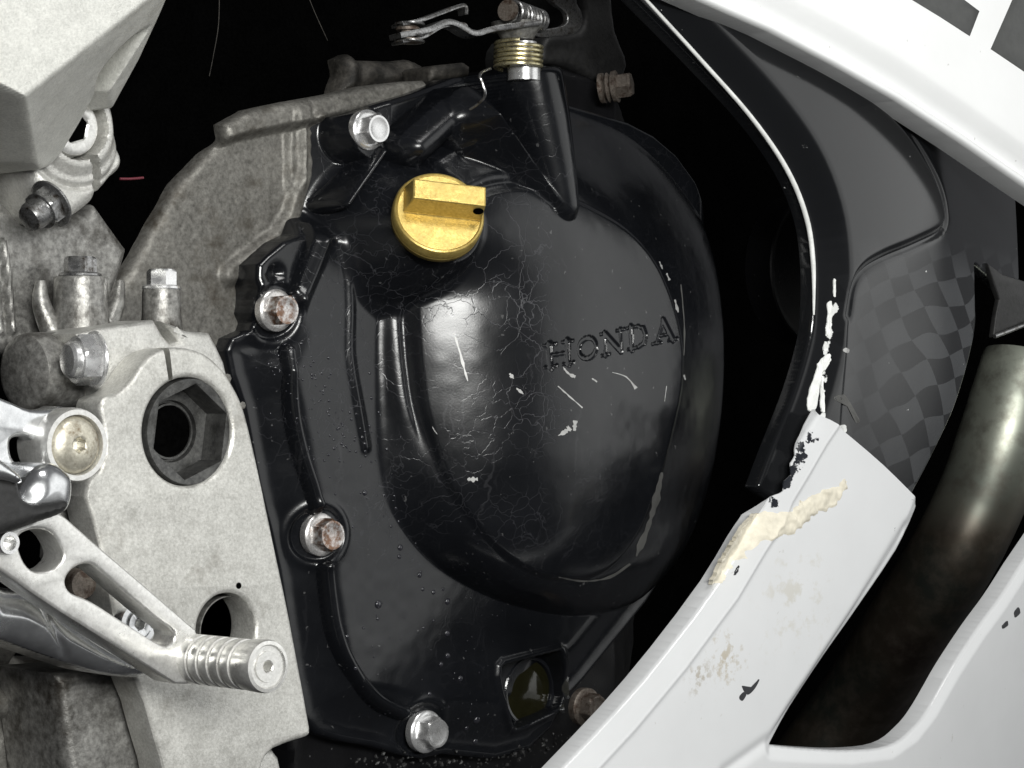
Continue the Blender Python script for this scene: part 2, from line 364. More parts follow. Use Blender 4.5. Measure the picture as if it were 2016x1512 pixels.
def flat(name, col, rough=.5, metal=0, bsz=800, bs=.2):
    m, t, b, c = base_mat(name); n1 = noise(t, c, 200, 4, .6)
    cc = ramp(t, n1.outputs[0], [(.3, tuple(x*.8 for x in col)), (.7, tuple(min(1, x*1.12) for x in col))]).outputs[0]
    t.links.new(cc, b.inputs['Base Color']); b.inputs['Roughness'].default_value = rough; b.inputs['Metallic'].default_value = metal
    n2 = noise(t, c, bsz, 3, .6); bump(t, b, n2.outputs[0], bs, .0002); return m
M['decal'] = flat('dark_grey_vinyl', (.055, .057, .055), .45)
M['filler'] = flat('cream_repair_filler', (.80, .75, .62), .6, 0, 250, .8)
M['chip'] = flat('bare_scratched_metal', (.46, .46, .45), .45, .2)
M['peel'] = flat('torn_white_paint', (.85, .86, .84), .4)
M['glass'] = flat('oily_sight_glass', (.010, .0095, .004), .08, 0, 300, .15)
M['black_chip'] = flat('black_primer', (.012, .013, .017), .4)
# ------------------------------------------------------------------ setting
def box_mesh(name, lo, hi):
    x0, y0, z0 = lo; x1, y1, z1 = hi
    v = [(x0, y0, z0), (x1, y0, z0), (x1, y1, z0), (x0, y1, z0), (x0, y0, z1), (x1, y0, z1), (x1, y1, z1), (x0, y1, z1)]
    f = [(0, 3, 2, 1), (4, 5, 6, 7), (0, 1, 5, 4), (1, 2, 6, 5), (2, 3, 7, 6), (3, 0, 4, 7)]
    return fastmesh(name, v, f, False)
o = obj('background', box_mesh('background', (-900, 420, -700), (2200, 440, 900)), M['deep_black']); o['kind'] = 'structure'  # added black backing; its colour stands for the dark behind the bike
ROOT = bpy.data.objects.new('motorcycle', None); ROOT.location = ROOTLOC; ROOT.empty_display_size = .05; COL.objects.link(ROOT)
ROOT['label'] = 'white and black motorcycle seen close at its engine, gold filler cap and bare alloy frame'
ROOT['category'] = 'motorcycle'
# ------------------------------------------------------------------ black clutch cover
HF = 12.0
O_ = xz([(612,300),(618,262),(628,240),(642,233),(700,222),(760,200),(820,182),(900,152),(985,146),(1100,128),(1112,150),(1120,205),(1190,225),(1240,240),(1290,266),(1335,305),(1372,355),(1402,410),(1428,480),(1446,560),(1455,650),(1455,750),(1445,850),(1425,940),(1392,1030),(1350,1110),(1300,1190),(1235,1270),(1175,1345),
          (1138,1385),(1112,1440),(1070,1480),(1000,1500),(900,1490),(860,1500),(810,1490),(760,1475),(700,1465),(650,1450),(620,1420),(600,1330),(585,1230),(570,1130),(550,1040),(530,960),(515,880),(500,800),(480,740),(470,690),(478,665),(510,650),
          (516,635),(508,615),(512,590),(512,570),(508,550),(510,520),(530,500),(560,475),(590,460),(600,440),(612,400),(630,360),(640,330)], HF)
B_ = xz(cat([(686,560),(690,700),(712,850),(760,990),(840,1100),(950,1170),(1060,1205),(1150,1212),(1250,1190),(1320,1120),(1375,1020),(1412,900),(1436,760),(1436,620),(1404,480),(1340,370),(1255,280),(1160,230),(1050,205),(960,212),(880,240),(800,300),(730,380),(694,460)], 5), HF)
CPX = cat([(850,545),(846,640),(852,760),(872,860),(905,950),(960,1030),(1030,1095),(1110,1135),(1180,1142),(1240,1115),(1280,1050),(1305,960),(1330,850),(1348,760),(1350,680),(1335,600),(1305,520),(1260,460),(1200,418),(1130,385),(1060,372),(980,380),(900,420),(865,470)], 5)
C_ = xz(CPX, 46 - 17*np.clip((1120-CPX[:, 0])/270, 0, 1)**1.5)
XR = P(1130, 700, 45)[0]
BEAD1 = xz(cat([(572,690),(574,760),(582,830),(598,900),(616,960),(626,1000)], 6, False), HF)
BEAD2 = xz(cat([(645,1118),(652,1180),(662,1240),(680,1295),(710,1345),(750,1382),(800,1405)], 6, False), HF)
BEADOUT = xz(cat([(575,560),(572,690),(574,760),(582,830),(598,900),(616,960),(632,1050),(645,1118),(652,1180),(662,1240),(680,1295),(710,1345),(750,1382),(800,1410),(850,1440)], 4, False), HF)
RIM = xz(cat([(668,470),(684,520),(690,600),(690,700),(706,800),(720,880)], 6, False), HF)
RIB_A = xz([(815,290),(905,212)], 25); RIB_B = xz([(668,402),(740,300)], 14); RIB_C = xz([(627,440),(577,575)], 14); RIB_D = xz([(650,470),(600,590)], 14)
RIB_E = xz([(870,335),(940,285)], 34)
WEB = xz([(985,225),(1112,410)], 44)
AX0 = xz([(1045,120)], 36)[0]; AX1 = xz([(1092,405)], 36)[0]
SG = xz([(983,1312),(990,1304),(1020,1296),(1100,1276),(1106,1280),(1122,1312),(1131,1345),(1132,1375),(1126,1398),(1100,1412),(1040,1438),(1030,1440),(1020,1432),(998,1398),(986,1360),(981,1330)], HF)
NECK = xz([(860,432)], 34)[0]
GL = []
def glyphs():
    """the word HONDA in wide slab serif strokes: (segments, thickness) in letter units"""
    def seg(*a): return a
    L = {'H': (1.55, [((.35,0),(.35,1),.22), ((1.2,0),(1.2,1),.22), ((.35,.5),(1.2,.5),.12), ((.08,.05),(.62,.05),.1), ((.08,.95),(.62,.95),.1), ((.93,.05),(1.47,.05),.1), ((.93,.95),(1.47,.95),.1)]),
         'O': (1.5, [((.75+.52*math.cos(t), .5+.42*math.sin(t)), (.75+.52*math.cos(t+.3), .5+.42*math.sin(t+.3)), .18) for t in np.arange(0, 6.28, .3)]),
         'N': (1.65, [((.32,0),(.32,1),.14), ((1.33,0),(1.33,1),.14), ((.36,.93),(1.29,.07),.24), ((.06,.05),(.58,.05),.1), ((.06,.95),(.4,.95),.1), ((1.07,.95),(1.59,.95),.1)]),
         'D': (1.5, [((.35,0),(.35,1),.22), ((.1,.05),(.8,.05),.1), ((.1,.95),(.8,.95),.1), ((.8,.93),(1.12,.82),.14), ((1.12,.82),(1.24,.5),.2), ((1.24,.5),(1.12,.18),.2), ((1.12,.18),(.8,.07),.14)]),
         'A': (1.75, [((.86,.97),(.36,.05),.12), ((.84,.97),(1.36,.05),.26), ((.5,.33),(1.15,.33),.1), ((.1,.05),(.6,.05),.1), ((1.08,.05),(1.68,.05),.1)])}
    p0 = xz([(1080,727)], 49)[0]; p1 = xz([(1357,668)], 49)[0]; hh = rmm(47, 1210, 690, 49)
    tot = sum(L[c][0] for c in 'HONDA'); e1 = (p1-p0)/tot; e2 = np.array([-.04, 1.0])*hh; x = 0
    for c in 'HONDA':
        wd, ss = L[c]
        for a, b, t in ss:
            GL.append((p0+e1*(a[0]+x)+e2*a[1], p0+e1*(b[0]+x)+e2*b[1], t*hh*.5))
        x += wd
glyphs()
LX0, LZ0 = np.min([g_[0] for g_ in GL], 0)-6; LX1, LZ1 = np.max([g_[0] for g_ in GL], 0)+6
XT = P(770, 300, HF)[0]; ZT = P(600, 445, HF)[2]
def coverH(X, Z, D):
    dB = sdf(X, Z, B_); dC = sdf(X, Z, C_)
    # mounting face: rises from the outer edge to the bead line, then the flat inner plate
    Do = D; face = HF - 9*(1-sstep(0, 14, Do))*sstep(-70, -40, Z*0-60) 
    dl = dline(X, Z, BEADOUT)
    # left of the bead the face slopes away
    leftzone = sstep(0, 3, dl)*sstep(26, 2, Do)
    low = sstep(30, 10, Z)          # only below bolt two
    H = HF - 7*low*sstep(24, 4, Do) - .38*np.clip(XT-X, 0, None)*sstep(ZT-6, ZT+8, Z)
    H = H + bead(dline(X, Z, BEAD1), 2.6, 3.6) + bead(dline(X, Z, BEAD2), 2.8, 3.8)
    H = H + gbead(dline(X, Z, RIM), 1.8, 1.1)
    H = H + bead(dline(X, Z, RIB_C), 1.0, 4.5) + gbead(dline(X, Z, RIB_D), 2.6, 2.6)
    # bulge
    t = np.clip(dB, 0, None)/(np.clip(dB, 0, None)+np.clip(-dC, 0, None)+1e-6)
    prof = (1-(1-t)**2.3)**(1/1.45); kr = sstep(XR-5, XR+45, X)*sstep(-75, -45, Z); prof = prof*(1-kr) + kr*t**.62
    Hs = 46 - .0066*(1-.62*sstep(30, 62, Z))*np.clip(XR-X, 0, None)**2 - .0008*(Z+5)**2 - .0016*np.clip(Z-45, 0, None)**2 - .0026*np.clip(-24-Z, 0, None)**2
    bul = HF-2 + (Hs-HF)*prof + (1.8-1.5*kr)*sstep(-1.6, .8, dC)
    bul = bul + 2.5*(1-np.exp(-np.clip(dC, 0, None)/10))*(1-.8*kr)
    bul = np.where(dB > 0, bul, -50)
    H = smax(H, bul, 2.2)
    # groove that separates shoulder from crown on the lit left side
    lf = sstep(-30, -5, Z)*sstep(60, 20, X-C_[:, 0].min())
    H = H - 1.1*np.exp(-((dC+2.8)/1.3)**2)*lf + .9*np.exp(-((dC+6.5)/2.4)**2)*lf
    # filler neck
    dn = np.hypot(X-NECK[0], (Z-NECK[1]))
    H = smax(H, 36 + .25*(X-NECK[0]) - .25*(Z-NECK[1]) - np.clip(dn-16, 0, None)*1.6, 5)
    bx = B_[:, 0].max(); H = H - .75*sstep(bx-30, bx, X)*np.clip(X-bx+22, 0, None)*sstep(60, 40, dn*0)
    # release shaft boss: cone half sunk in the bulge
    e = AX1-AX0; L2 = e@e; tt = ((X-AX0[0])*e[0]+(Z-AX0[1])*e[1])/L2; tc_ = np.clip(tt, -.3, 1)
    d = np.hypot(X-AX0[0]-e[0]*tc_, Z-AX0[1]-e[1]*tc_); rr = 13.0-6.5*np.clip(tt, 0, 1)**1.5
    cyl = 33 + np.sqrt(np.clip(rr*rr-d*d, 0, None)) + 7*np.clip(tt, 0, 1); cyl = np.where(d < rr*.995, cyl, -50)
    H = smax(H, cyl, 2.4)
    dw = dline(X, Z, WEB); H = smax(H, np.where(dw < 12, 44.5 - 1.5*dw, -60), 1.6)
    # bosses and ribs
    for (q, hh, r1, r2) in (((733,262), 16, 9, 13),):
        c = xz([q], 16)[0]; dd = np.hypot(X-c[0], Z-c[1]); H = smax(H, np.where(dd < r2+4, hh-np.clip(dd-r1, 0, None)*3, -60), 1.2)
    H = smax(H, np.where(dline(X, Z, RIB_A) < 7, 31 - (dline(X, Z, RIB_A)/2.6)**2, -60), 5.0)
    H = smax(H, np.where(dline(X, Z, RIB_B) < 4, 20 - (dline(X, Z, RIB_B)/.9)**2, -60), 1.2)
    H = H + gbead(dline(X, Z, RIB_E), 1.2, 1.0)
    # bolt seats sunk in the face
    for q in ((548,614),(634,1052),(842,1438)):
        c = xz([q], HF)[0]; dd = np.hypot(X-c[0], Z-c[1]); H = H + .6*np.exp(-((dd-11.5)/1.6)**2) - .8*sstep(10.5, 9, dd)
    c = xz([(545,540)], HF)[0]; dd = np.hypot(X-c[0], Z-c[1]); H = H - 2.5*np.exp(-(dd/3.2)**2)
    # sight window
    ds = sdf(X, Z, SG); H = H + 1.3*np.exp(-((ds+.2)/1.5)**2) - 11*sstep(.8, 2.0, ds)
    # lettering sunk into the crown
    m = (X > LX0) & (X < LX1) & (Z > LZ0) & (Z < LZ1)
    if m.any():
        xs_, zs_ = X[m], Z[m]; dl_ = np.full(xs_.shape, 1e9)
        for a, b_, t_ in GL:
            ex, ez = b_-a; L = ex*ex+ez*ez+1e-9; q = np.clip(((xs_-a[0])*ex+(zs_-a[1])*ez)/L, 0, 1)
            dl_ = np.minimum(dl_, np.hypot(xs_-a[0]-ex*q, zs_-a[1]-ez*q)-t_)
        H[m] -= .7*sstep(.34, -.26, dl_)
    H = H + .25*noise2(X, Z, 14, 3) + .07*noise2(X, Z, 4, 5)
    H = H + rnd(D, 2.5)
    return H
cover = hf('clutch_cover', O_, coverH, M['paint'], ROOT, .42, 26, label='black painted clutch cover with crazed lacquer and chips, HONDA sunk in its crown')
x0, z0, cl, HG, xs_g, zs_g, _, _ = o_grid['clutch_cover']
def Hc(x, z):
    i = (x-x0)/cl; k = (z-z0)/cl; i = min(max(i, 0), HG.shape[0]-2); k = min(max(k, 0), HG.shape[1]-2); a = int(i); b_ = int(k); f = i-a; g_ = k-b_
    return (HG[a, b_]*(1-f)+HG[a+1, b_]*f)*(1-g_)+(HG[a, b_+1]*(1-f)+HG[a+1, b_+1]*f)*g_
def hit(px, py):
    """point of the cover seen at that photo position and its normal"""
    h = 60.0
    while h > -8:
        p = P(px, py, h); hh = Hc(p[0], p[2])
        if hh >= h-.1: break
        h -= .3
    p = P(px, py, h); e = 1.0; n = np.array([-(Hc(p[0]+e, p[2])-Hc(p[0]-e, p[2]))/2, -1, -(Hc(p[0], p[2]+e)-Hc(p[0], p[2]-e))/2])
    return np.array([p[0], -Hc(p[0], p[2]), p[2]]), n/np.linalg.norm(n)
def ribbon(name, pts, wpx, m, parent, label=None, lift=.1, jit=.55, kind=None):
    """thin raised flake lying on the cover along a line of photo positions"""
    pp = cat(pts, 5, False) if len(pts) > 2 else np.linspace(pts[0], pts[1], 8)
    n_ = len(pp); vs = []; fs = []
    for i, (x, y) in enumerate(pp):
        t = pp[min(i+1, n_-1)]-pp[max(i-1, 0)]; t = t/np.linalg.norm(t); s = np.array([-t[1], t[0]])
        wv = (wpx if np.isscalar(wpx) else np.interp(i/(n_-1), np.linspace(0, 1, len(wpx)), wpx))*(1+jit*rng.uniform(-1, 1))/2
        for sg in (-1, 1):
            p, nn = hit(x+s[0]*wv*sg, y+s[1]*wv*sg); vs.append(p+nn*lift)
    for i in range(n_-1): fs.append((2*i, 2*i+1, 2*i+3, 2*i+2))
    o = obj(name, fastmesh(name, vs, fs), m, parent, label); return o
for pts, wd in (([(893,655),(908,705),(920,750)], (1.5, 4.5, 1.5)), ([(1098,760),(1120,780),(1146,803)], 2), ([(1205,733),(1232,742),(1252,765)], (1.2, 2, 5)), ([(1108,722),(1118,735),(1132,742)], (1, 4, 7)),
                ([(1098,858),(1112,850),(1122,842)], (1, 8, 9)), ([(1130,848),(1132,828)], 7), ([(920,943),(930,944),(940,943)], (5, 8, 5)), ([(1003,735),(1010,745)], (3,8,3)), ([(1016,764),(1030,776)], (2,6,2)),
                ([(1165,745),(1175,752)], 3), ([(1298,515),(1304,530)], (1,4,1)), ([(1312,538),(1318,552)], 3), ([(1328,590),(1335,615)], (2,6,2)), ([(1346,738),(1349,748)], 3), ([(1312,760),(1308,790)], 1.2), ([(860,855),(850,840)], 2)):
    ribbon('paint_chip', pts, wd, M['chip'], cover)
M['wear'] = flat('worn_edge_primer', (.10, .10, .095), .55)
for pts, wd in (([(1303,930),(1292,980),(1278,1030),(1262,1070),(1252,1095)], (4, 12, 7, 12, 3)), ([(1240,1110),(1200,1136),(1150,1144),(1100,1136)], (4, 4, 3, 2)), ([(1340,560),(1347,640),(1346,700)], (2, 3, 2))):
    ribbon('worn_edge', pts, wd, M['wear'], cover, jit=.5)
# cover bolts: flange and hexagon head on the side plane
def bolt_prof(rf, s=1.0):
    rh = rf*.66
    return [(rf*.98, -2), (rf, 0), (rf, .13*rf), (rf*.96, .18*rf), (rh*1.20, .24*rf), (rh*1.16, .24*rf, 1), (rh*1.16, .86*rf, 1), (rh*1.0, .94*rf), (rh*.84, .95*rf), (rh*.78, .93*rf), (0.001, .91*rf)]
SIDE = (0, -1, 0)
def flange_bolt(px, py, h, rpx, m, parent, label=None, name='cover_bolt', roll=.2, axis=SIDE):
    r = rmm(rpx, px, py, h); return lathe(name, bolt_prof(r), P(px, py, h), axis, m, parent, 48, roll, label)
flange_bolt(722, 256, 15.6, 40, M['zinc'], cover, 'clean silver flange bolt', roll=.3)
flange_bolt(541, 611, 11.6, 42, M['rusty'], cover, 'flange bolt with orange rust on its head', roll=.1)
flange_bolt(630, 1052, 9.6, 43, M['rusty'], cover, 'flange bolt with brown stained head', roll=.5)
flange_bolt(836, 1440, 9.6, 42, M['zinc'], cover, 'clean silver flange bolt', roll=.3)
flange_bolt(1152, 1392, 6, 38, M['rusty_dark'], cover, 'dirty brown flange bolt', roll=.3)
# sight glass
pg = P(1030, 1362, 0)
sg = lathe('sight_glass', [(12, -3), (12, 1.5), (11.2, 1.7), (8, 2.1), (0.001, 2.4)], P(1034, 1360, -1), SIDE, M['glass'], cover, 48)
lathe('glass_retainer', [(14, -2), (14, 2), (13.4, 2.5), (12.4, 2.3), (12.1, 1.2), (12.1, -2)], P(1036, 1360, -1), SIDE, M['plastic'], cover, 48)
def wall_pt(px, h): return P(px, 0, h)
for (ya, yb, w0, w1) in ((1300, 1318, 1097, 1110), (1332, 1378, 1101, 1119), (1386, 1406, 1096, 1110)):
    vs = [P(w0, ya+4, 1.5), P(w0+1, yb, 1.5), P(w1+2, yb-2, 9.5), P(w1, ya, 9.5), P((w0+w1)/2-3, (ya+yb)/2, 6.6)]
    obj('window_wall_facet', fastmesh('window_wall_facet', vs, [(0, 1, 4), (1, 2, 4), (2, 3, 4), (3, 0, 4)], True, 80), M['polished'], cover)
# oil filler cap
M['gold'] = cast('gold_anodised_cap', (.42, .30, .075), (.60, .455, .15), .6, .36, 160, 900, .4, .0002, (.30, .20, .05), .22, 200)
caxis = (V*-math.cos(.52) + R*(math.sin(.52)*.45) + U*(math.sin(.52)*.86))
cc = P(865, 418, 44); rc = rmm(90, 865, 418, 44)
cap = lathe('filler_cap', [(rc*.9, -8.4), (rc*.96, -8), (rc*1.0, -7.2), (rc*1.015, -5), (rc*1.0, -4.6), (rc*1.02, -4.2), (rc*1.02, -1.2), (rc*.99, -.2), (rc*.955, 0.1), (rc*.92, -.35), (.001, -.45)], cc, caxis, M['gold'], cover, 72, 0, 'gold anodised oil filler cap with raised grip bar')
lathe('filler_neck', [(rc*.86, -16), (rc*.86, -7), (rc*.95, -6.5), (rc*.95, -5), (rc*.80, -5)], cc, caxis, M['plastic'], cover, 48)
# grip bar in cap coordinates
Mx = Vector(caxis).normalized(); px_ = Vector(R) - Mx*Vector(R).dot(Mx); px_.normalize(); py_ = Mx.cross(px_)
def capP(a, b_, c): return np.array(cc) + np.array(px_)*a + np.array(py_)*b_ + np.array(Mx)*c
wy0, wy1 = -1.5, 9.0; hb = 8.6
v = [capP(-rc*.80, wy0, -.3), capP(rc*.94, wy0, -.3), capP(rc*.94, wy1, -.3), capP(-rc*.80, wy1, -.3),
     capP(-rc*.68, wy0+1.2, hb), capP(rc*.93, wy0+1.2, hb), capP(rc*.93, wy1-1.4, hb), capP(-rc*.68, wy1-1.4, hb)]
me = fastmesh('grip_bar', v, [(0, 3, 2, 1), (4, 5, 6, 7), (0, 1, 5, 4), (1, 2, 6, 5), (2, 3, 7, 6), (3, 0, 4, 7)], False)
bm = bmesh.new(); bm.from_mesh(me); bmesh.ops.bevel(bm, geom=bm.edges[:], offset=.0006, segments=2, profile=.6, affect='EDGES'); bm.to_mesh(me); bm.free()
obj('grip_bar', me, M['gold'], cover)
lathe('bar_hole', [(1.9, 0), (1.9, .05), (.001, .05)], capP(rc*.80, wy0+.62, hb*.62), (np.array(py_)*-1+np.array(Mx)*.12), M['deep_black'], cover, 20)  # flat black disc, painted as the dark of a hole
# ------------------------------------------------------------------ fairing, three moulded pieces
GH = {}
def hitg(name, px, py, h0=130, h1=-20, st=.3):
    x0, z0, c, HG_, *_ = o_grid[name]
    def f(x, z):
        i = int(np.clip((x-x0)/c, 0, HG_.shape[0]-1)); k = int(np.clip((z-z0)/c, 0, HG_.shape[1]-1)); return HG_[i, k]
    h = h0
    while h > h1:
        p = P(px, py, h); hh = f(p[0], p[2])
        if hh >= h: break
        h -= st
    return np.array([p[0], -f(p[0], p[2]), p[2]])
def flake(name, pts, on, m, parent, label=None, lift=.25, n=4, smooth=True):
    """thin sheet lying on a moulded surface, outlined at photo positions"""
    pp = cat(pts, n) if smooth else np.array(pts, float); c = pp.mean(0); vs = [hitg(on, *c)+[0, -lift, 0]]; k = len(pp)
    for s in (.5, .97):
        for q in pp: vs.append(hitg(on, *(c+(q-c)*s))+[0, -lift, 0])
    for q in pp: vs.append(hitg(on, *q)+[0, .15, 0])
    fs = [(0, 1+i, 1+(i+1) % k) for i in range(k)]
    for r_ in (0, 1): fs += [(1+r_*k+i, 1+(r_+1)*k+i, 1+(r_+1)*k+(i+1) % k, 1+r_*k+(i+1) % k) for i in range(k)]
    return obj(name, fastmesh(name, vs, fs), m, parent, label)
def fairing_black():
    m, t, b, c = base_mat('black_fairing_with_checks')
    wn = noise(t, c, 9, 2, .5); ws = t.nodes.new('ShaderNodeVectorMath'); ws.operation = 'SCALE'; ws.inputs['Scale'].default_value = .05; t.links.new(wn.outputs['Color'], ws.inputs[0])
    wa = t.nodes.new('ShaderNodeVectorMath'); wa.operation = 'ADD'; t.links.new(c.outputs['Object'], wa.inputs[0]); t.links.new(ws.outputs[0], wa.inputs[1])
    mp = t.nodes.new('ShaderNodeMapping'); t.links.new(wa.outputs[0], mp.inputs['Vector'])
    mp.inputs['Rotation'].default_value = (0, math.radians(24), 0); mp.inputs['Scale'].default_value = (52, .001, 88); mp.inputs['Location'].default_value = (.3, .5, .2)
    ck = t.nodes.new('ShaderNodeTexChecker'); ck.inputs['Scale'].default_value = 1; t.links.new(mp.outputs[0], ck.inputs['Vector'])
    nd = noise(t, c, 30, 3, .5)
    # the print fades out towards the leading edge and above the recessed line
    A = P(1620, 640, 76)*.001; B = P(1930, 640, 76)*.001
    sx = t.nodes.new('ShaderNodeSeparateXYZ'); t.links.new(c.outputs['Object'], sx.inputs[0])
    fx = t.nodes.new('ShaderNodeMapRange'); t.links.new(sx.outputs['X'], fx.inputs['Value']); fx.inputs['From Min'].default_value = A[0]; fx.inputs['From Max'].default_value = B[0]
    Z1 = P(1930, 470, 76)[2]*.001; Z2 = P(1930, 560, 76)[2]*.001
    fz = t.nodes.new('ShaderNodeMapRange'); t.links.new(sx.outputs['Z'], fz.inputs['Value']); fz.inputs['From Min'].default_value = Z1; fz.inputs['From Max'].default_value = Z2
    f = math_(t, 'MULTIPLY', math_(t, 'MULTIPLY', ck.outputs['Fac'], fx.outputs[0]), fz.outputs[0])
    f = math_(t, 'MULTIPLY', f, math_(t, 'ADD', nd.outputs[0], .3))
    col = mixc(t, f, (.0075, .008, .009), (.070, .073, .077))
    k = segmask(t, c, P(1630, 600, 76)*.001, P(1605, 820, 76)*.001, .003, 160, .73, .75); col = mixc(t, k, col, (.75, .76, .75)); t.links.new(col, b.inputs['Base Color'])
    b.inputs['Roughness'].default_value = .13; n2 = noise(t, c, 100, 3, .5); bump(t, b, n2.outputs[0], .05, .0003); return m
M['fair'] = fairing_black()
FB = [(1235,-40),(1300,30),(1380,118),(1480,232),(1550,335),(1588,430),(1601,520),(1602,620),(1595,680),(1572,770),(1536,880),(1512,960)]
FBo = np.concatenate([cat(FB, 5, False), np.array([(1560,1010),(1700,1030),(1795,1030)]), cat([(1820,988),(1872,880),(1922,760),(1953,650),(1950,600),(1942,520)], 5, False), np.array([(1985,538),(2016,552),(2130,600),(2130,-60)])])
HB = 76
GRV = xz(cat([(1575,117),(1680,170),(1780,250),(1850,345),(1876,410),(1868,448),(1800,478),(1725,505),(1680,530),(1658,565),(1650,620)], 5, False), HB)
LEFTL = xz(cat(FB, 4, False), HB)
GPOLY = np.concatenate([xz([(1180,-200)], HB), xz([(1300,-100),(1575,117)], HB), GRV, xz([(1646,640),(1640,800),(1640,1060),(1400,1060),(1200,300)], HB)])
def fbH(X, Z, D):
    d = dline(X, Z, LEFTL); dg = dline(X, Z, GRV); sg_ = sdf(X, Z, GPOLY)
    xc = P(1750, 500, HB)[0]; zc = P(1750, 500, HB)[2]
    H = HB + 8*sstep(0, 17, d)
    H = H - .0009*np.clip(X-xc+60, 0, None)**2 - .0006*(Z-zc)**2
    H = H - 2.0*np.exp(-(dg/1.9)**2) - 1.2*sstep(1, -2, sg_)
    H = H - blur(.20*np.clip(-sg_-1, 0, 200)/(1+np.clip(-sg_-1, 0, 200)/60), 14)
    return H + .12*noise2(X, Z, 25, 8) + rnd(D, 1.6)
FBh = HB - 11*np.clip((FBo[:, 0]-1750)/150, 0, 1)*np.clip((FBo[:, 1]-100)/300, 0, 1)
fb = hf('black_fairing', xz(FBo, FBh), fbH, M['fair'], ROOT, .7, 5, label='gloss black fairing with faint checkered print and chipped leading edge')
tube('edge_bead', [P(x, y, HB+.3) for x, y in FB[:8]], [.55, .7, .8, .9, 1.0, 1.05, 1.0, .4], M['peel'], fb, 12, 6, 'thin white edge of the black fairing')
# upper white fairing
HU = 90
FUo = [(1180,-90),(1335,-14),(1425,26),(1512,64),(1640,131),(1760,199),(1890,284),(2016,371),(2140,455),(2140,-260),(1180,-260)]
FUL = xz([(1180,-90),(1335,-14),(1425,26),(1512,64),(1640,131),(1760,199),(1890,284),(2016,371),(2140,455)], HU)
def fuH(X, Z, D):
    d = dline(X, Z, FUL)
    return HU + 2.2*bead(d-2.0, 2.2, 1) - 2.2*sstep(3, 6.5, d)*sstep(18, 6, d) + 2.5*sstep(6, 20, d) - .10*np.clip(d-12, 0, None) + rnd(D, 1.2)
fu = hf('white_upper_fairing', xz(FUo, HU), fuH, M['white'], ROOT, .5, 12, label='bright white fairing panel with dark grey graphic, above the black fairing')
flake('graphic', [(1770,-15),(1880,-15),(1929,22),(1909,72),(1850,34)], 'white_upper_fairing', M['decal'], fu, lift=.2, smooth=False, n=1)
flake('graphic', [(2000,-20),(2100,-20),(2110,200),(2016,142),(1949,97)], 'white_upper_fairing', M['decal'], fu, lift=.2, smooth=False, n=1)
# lower white fairing
xb, zb_, cb, HGB, *_ = o_grid['black_fairing']
def on_black(X, Z):
    i = np.clip(np.rint((X-xb)/cb).astype(int), 0, HGB.shape[0]-1); k = np.clip(np.rint((Z-zb_)/cb).astype(int), 0, HGB.shape[1]-1); return HGB[i, k]
HW = 84
WL = [(1597,806),(1590,822),(1580,838),(1576,856),(1568,872),(1566,896),(1556,912),(1552,934),(1540,948),(1534,966),(1520,974),(1506,982),(1490,1000),(1452,1058),(1400,1145),(1300,1278),(1200,1396),(1090,1512),(990,1620)]
WHOLE = [(1780,1085),(1700,1205),(1640,1292),(1570,1398),(1530,1470)]
FWo = np.concatenate([cat(WL, 2, False), np.array([(2140,1640),(2140,1010)]), cat([(2060,1115),(2016,1178),(1970,1237),(1920,1312),(1872,1395),(1835,1440),(1785,1472),(1700,1480),(1610,1476),(1545,1470)], 4, False),
                      cat([(1530,1468),(1570,1398),(1640,1292),(1700,1205),(1780,1085),(1812,1015),(1818,996)], 3, False), cat([(1808,978),(1740,915),(1660,848)], 3, False), np.array([(1640,826),(1622,812),(1606,806)])])
WCR = xz([(1430,1520),(1527,1452),(1600,1348),(1700,1190),(1790,1040)], HW)
WLL = xz([(1620,780),(1575,845),(1540,905),(1505,962)]+WL[-7:], HW-8)
HOLE = xz([(1818,996),(1812,1015),(1780,1085),(1700,1205),(1640,1292),(1570,1398),(1530,1470),(1610,1476),(1700,1480),(1785,1472),(1835,1440),(1872,1395),(1920,1312),(1970,1237),(2016,1178),(2060,1115),(2140,1000)], HW)
def fwH(X, Z, D):
    d = dline(X, Z, WLL); dc = dline(X, Z, WCR); dh = dline(X, Z, HOLE); zt = P(1500, 1000, HW)[2]
    H = HW - 4.0*sstep(8, 0, d) - .0008*np.clip(d-10, 0, None)**2*.6
    H = H - 1.6*sstep(6, 0, dh) + .6*np.exp(-((d-8)/1.2)**2)
    H = H - .9*np.exp(-(dc/2.5)**2)
    H = H + .15*noise2(X, Z, 30, 12) + rnd(D, 1.4)*sstep(zt+2, zt-8, Z)
    return np.where(Z > zt-6, np.maximum(H, on_black(X, Z) + .45), H)
nWL = len(cat(WL, 2, False)); FWh = np.full(len(FWo), float(HW)); yy = FWo[:nWL, 1]; FWh[:nWL] = HW - 8*np.clip((yy-960)/60, 0, 1) - 4*np.clip((yy-800)/100, 0, 1)*np.clip((1020-yy)/60, 0, 1)
ZS = P(1500, 985, HW)[2]
fw = hf('white_lower_fairing', xz(FWo, FWh), fwH, M['white_worn'], ROOT, .7, lambda x, z: .5+7.5*np.clip((ZS-z)/6, 0, 1), label='scuffed white lower fairing with cream filler repair and an opening showing the exhaust')
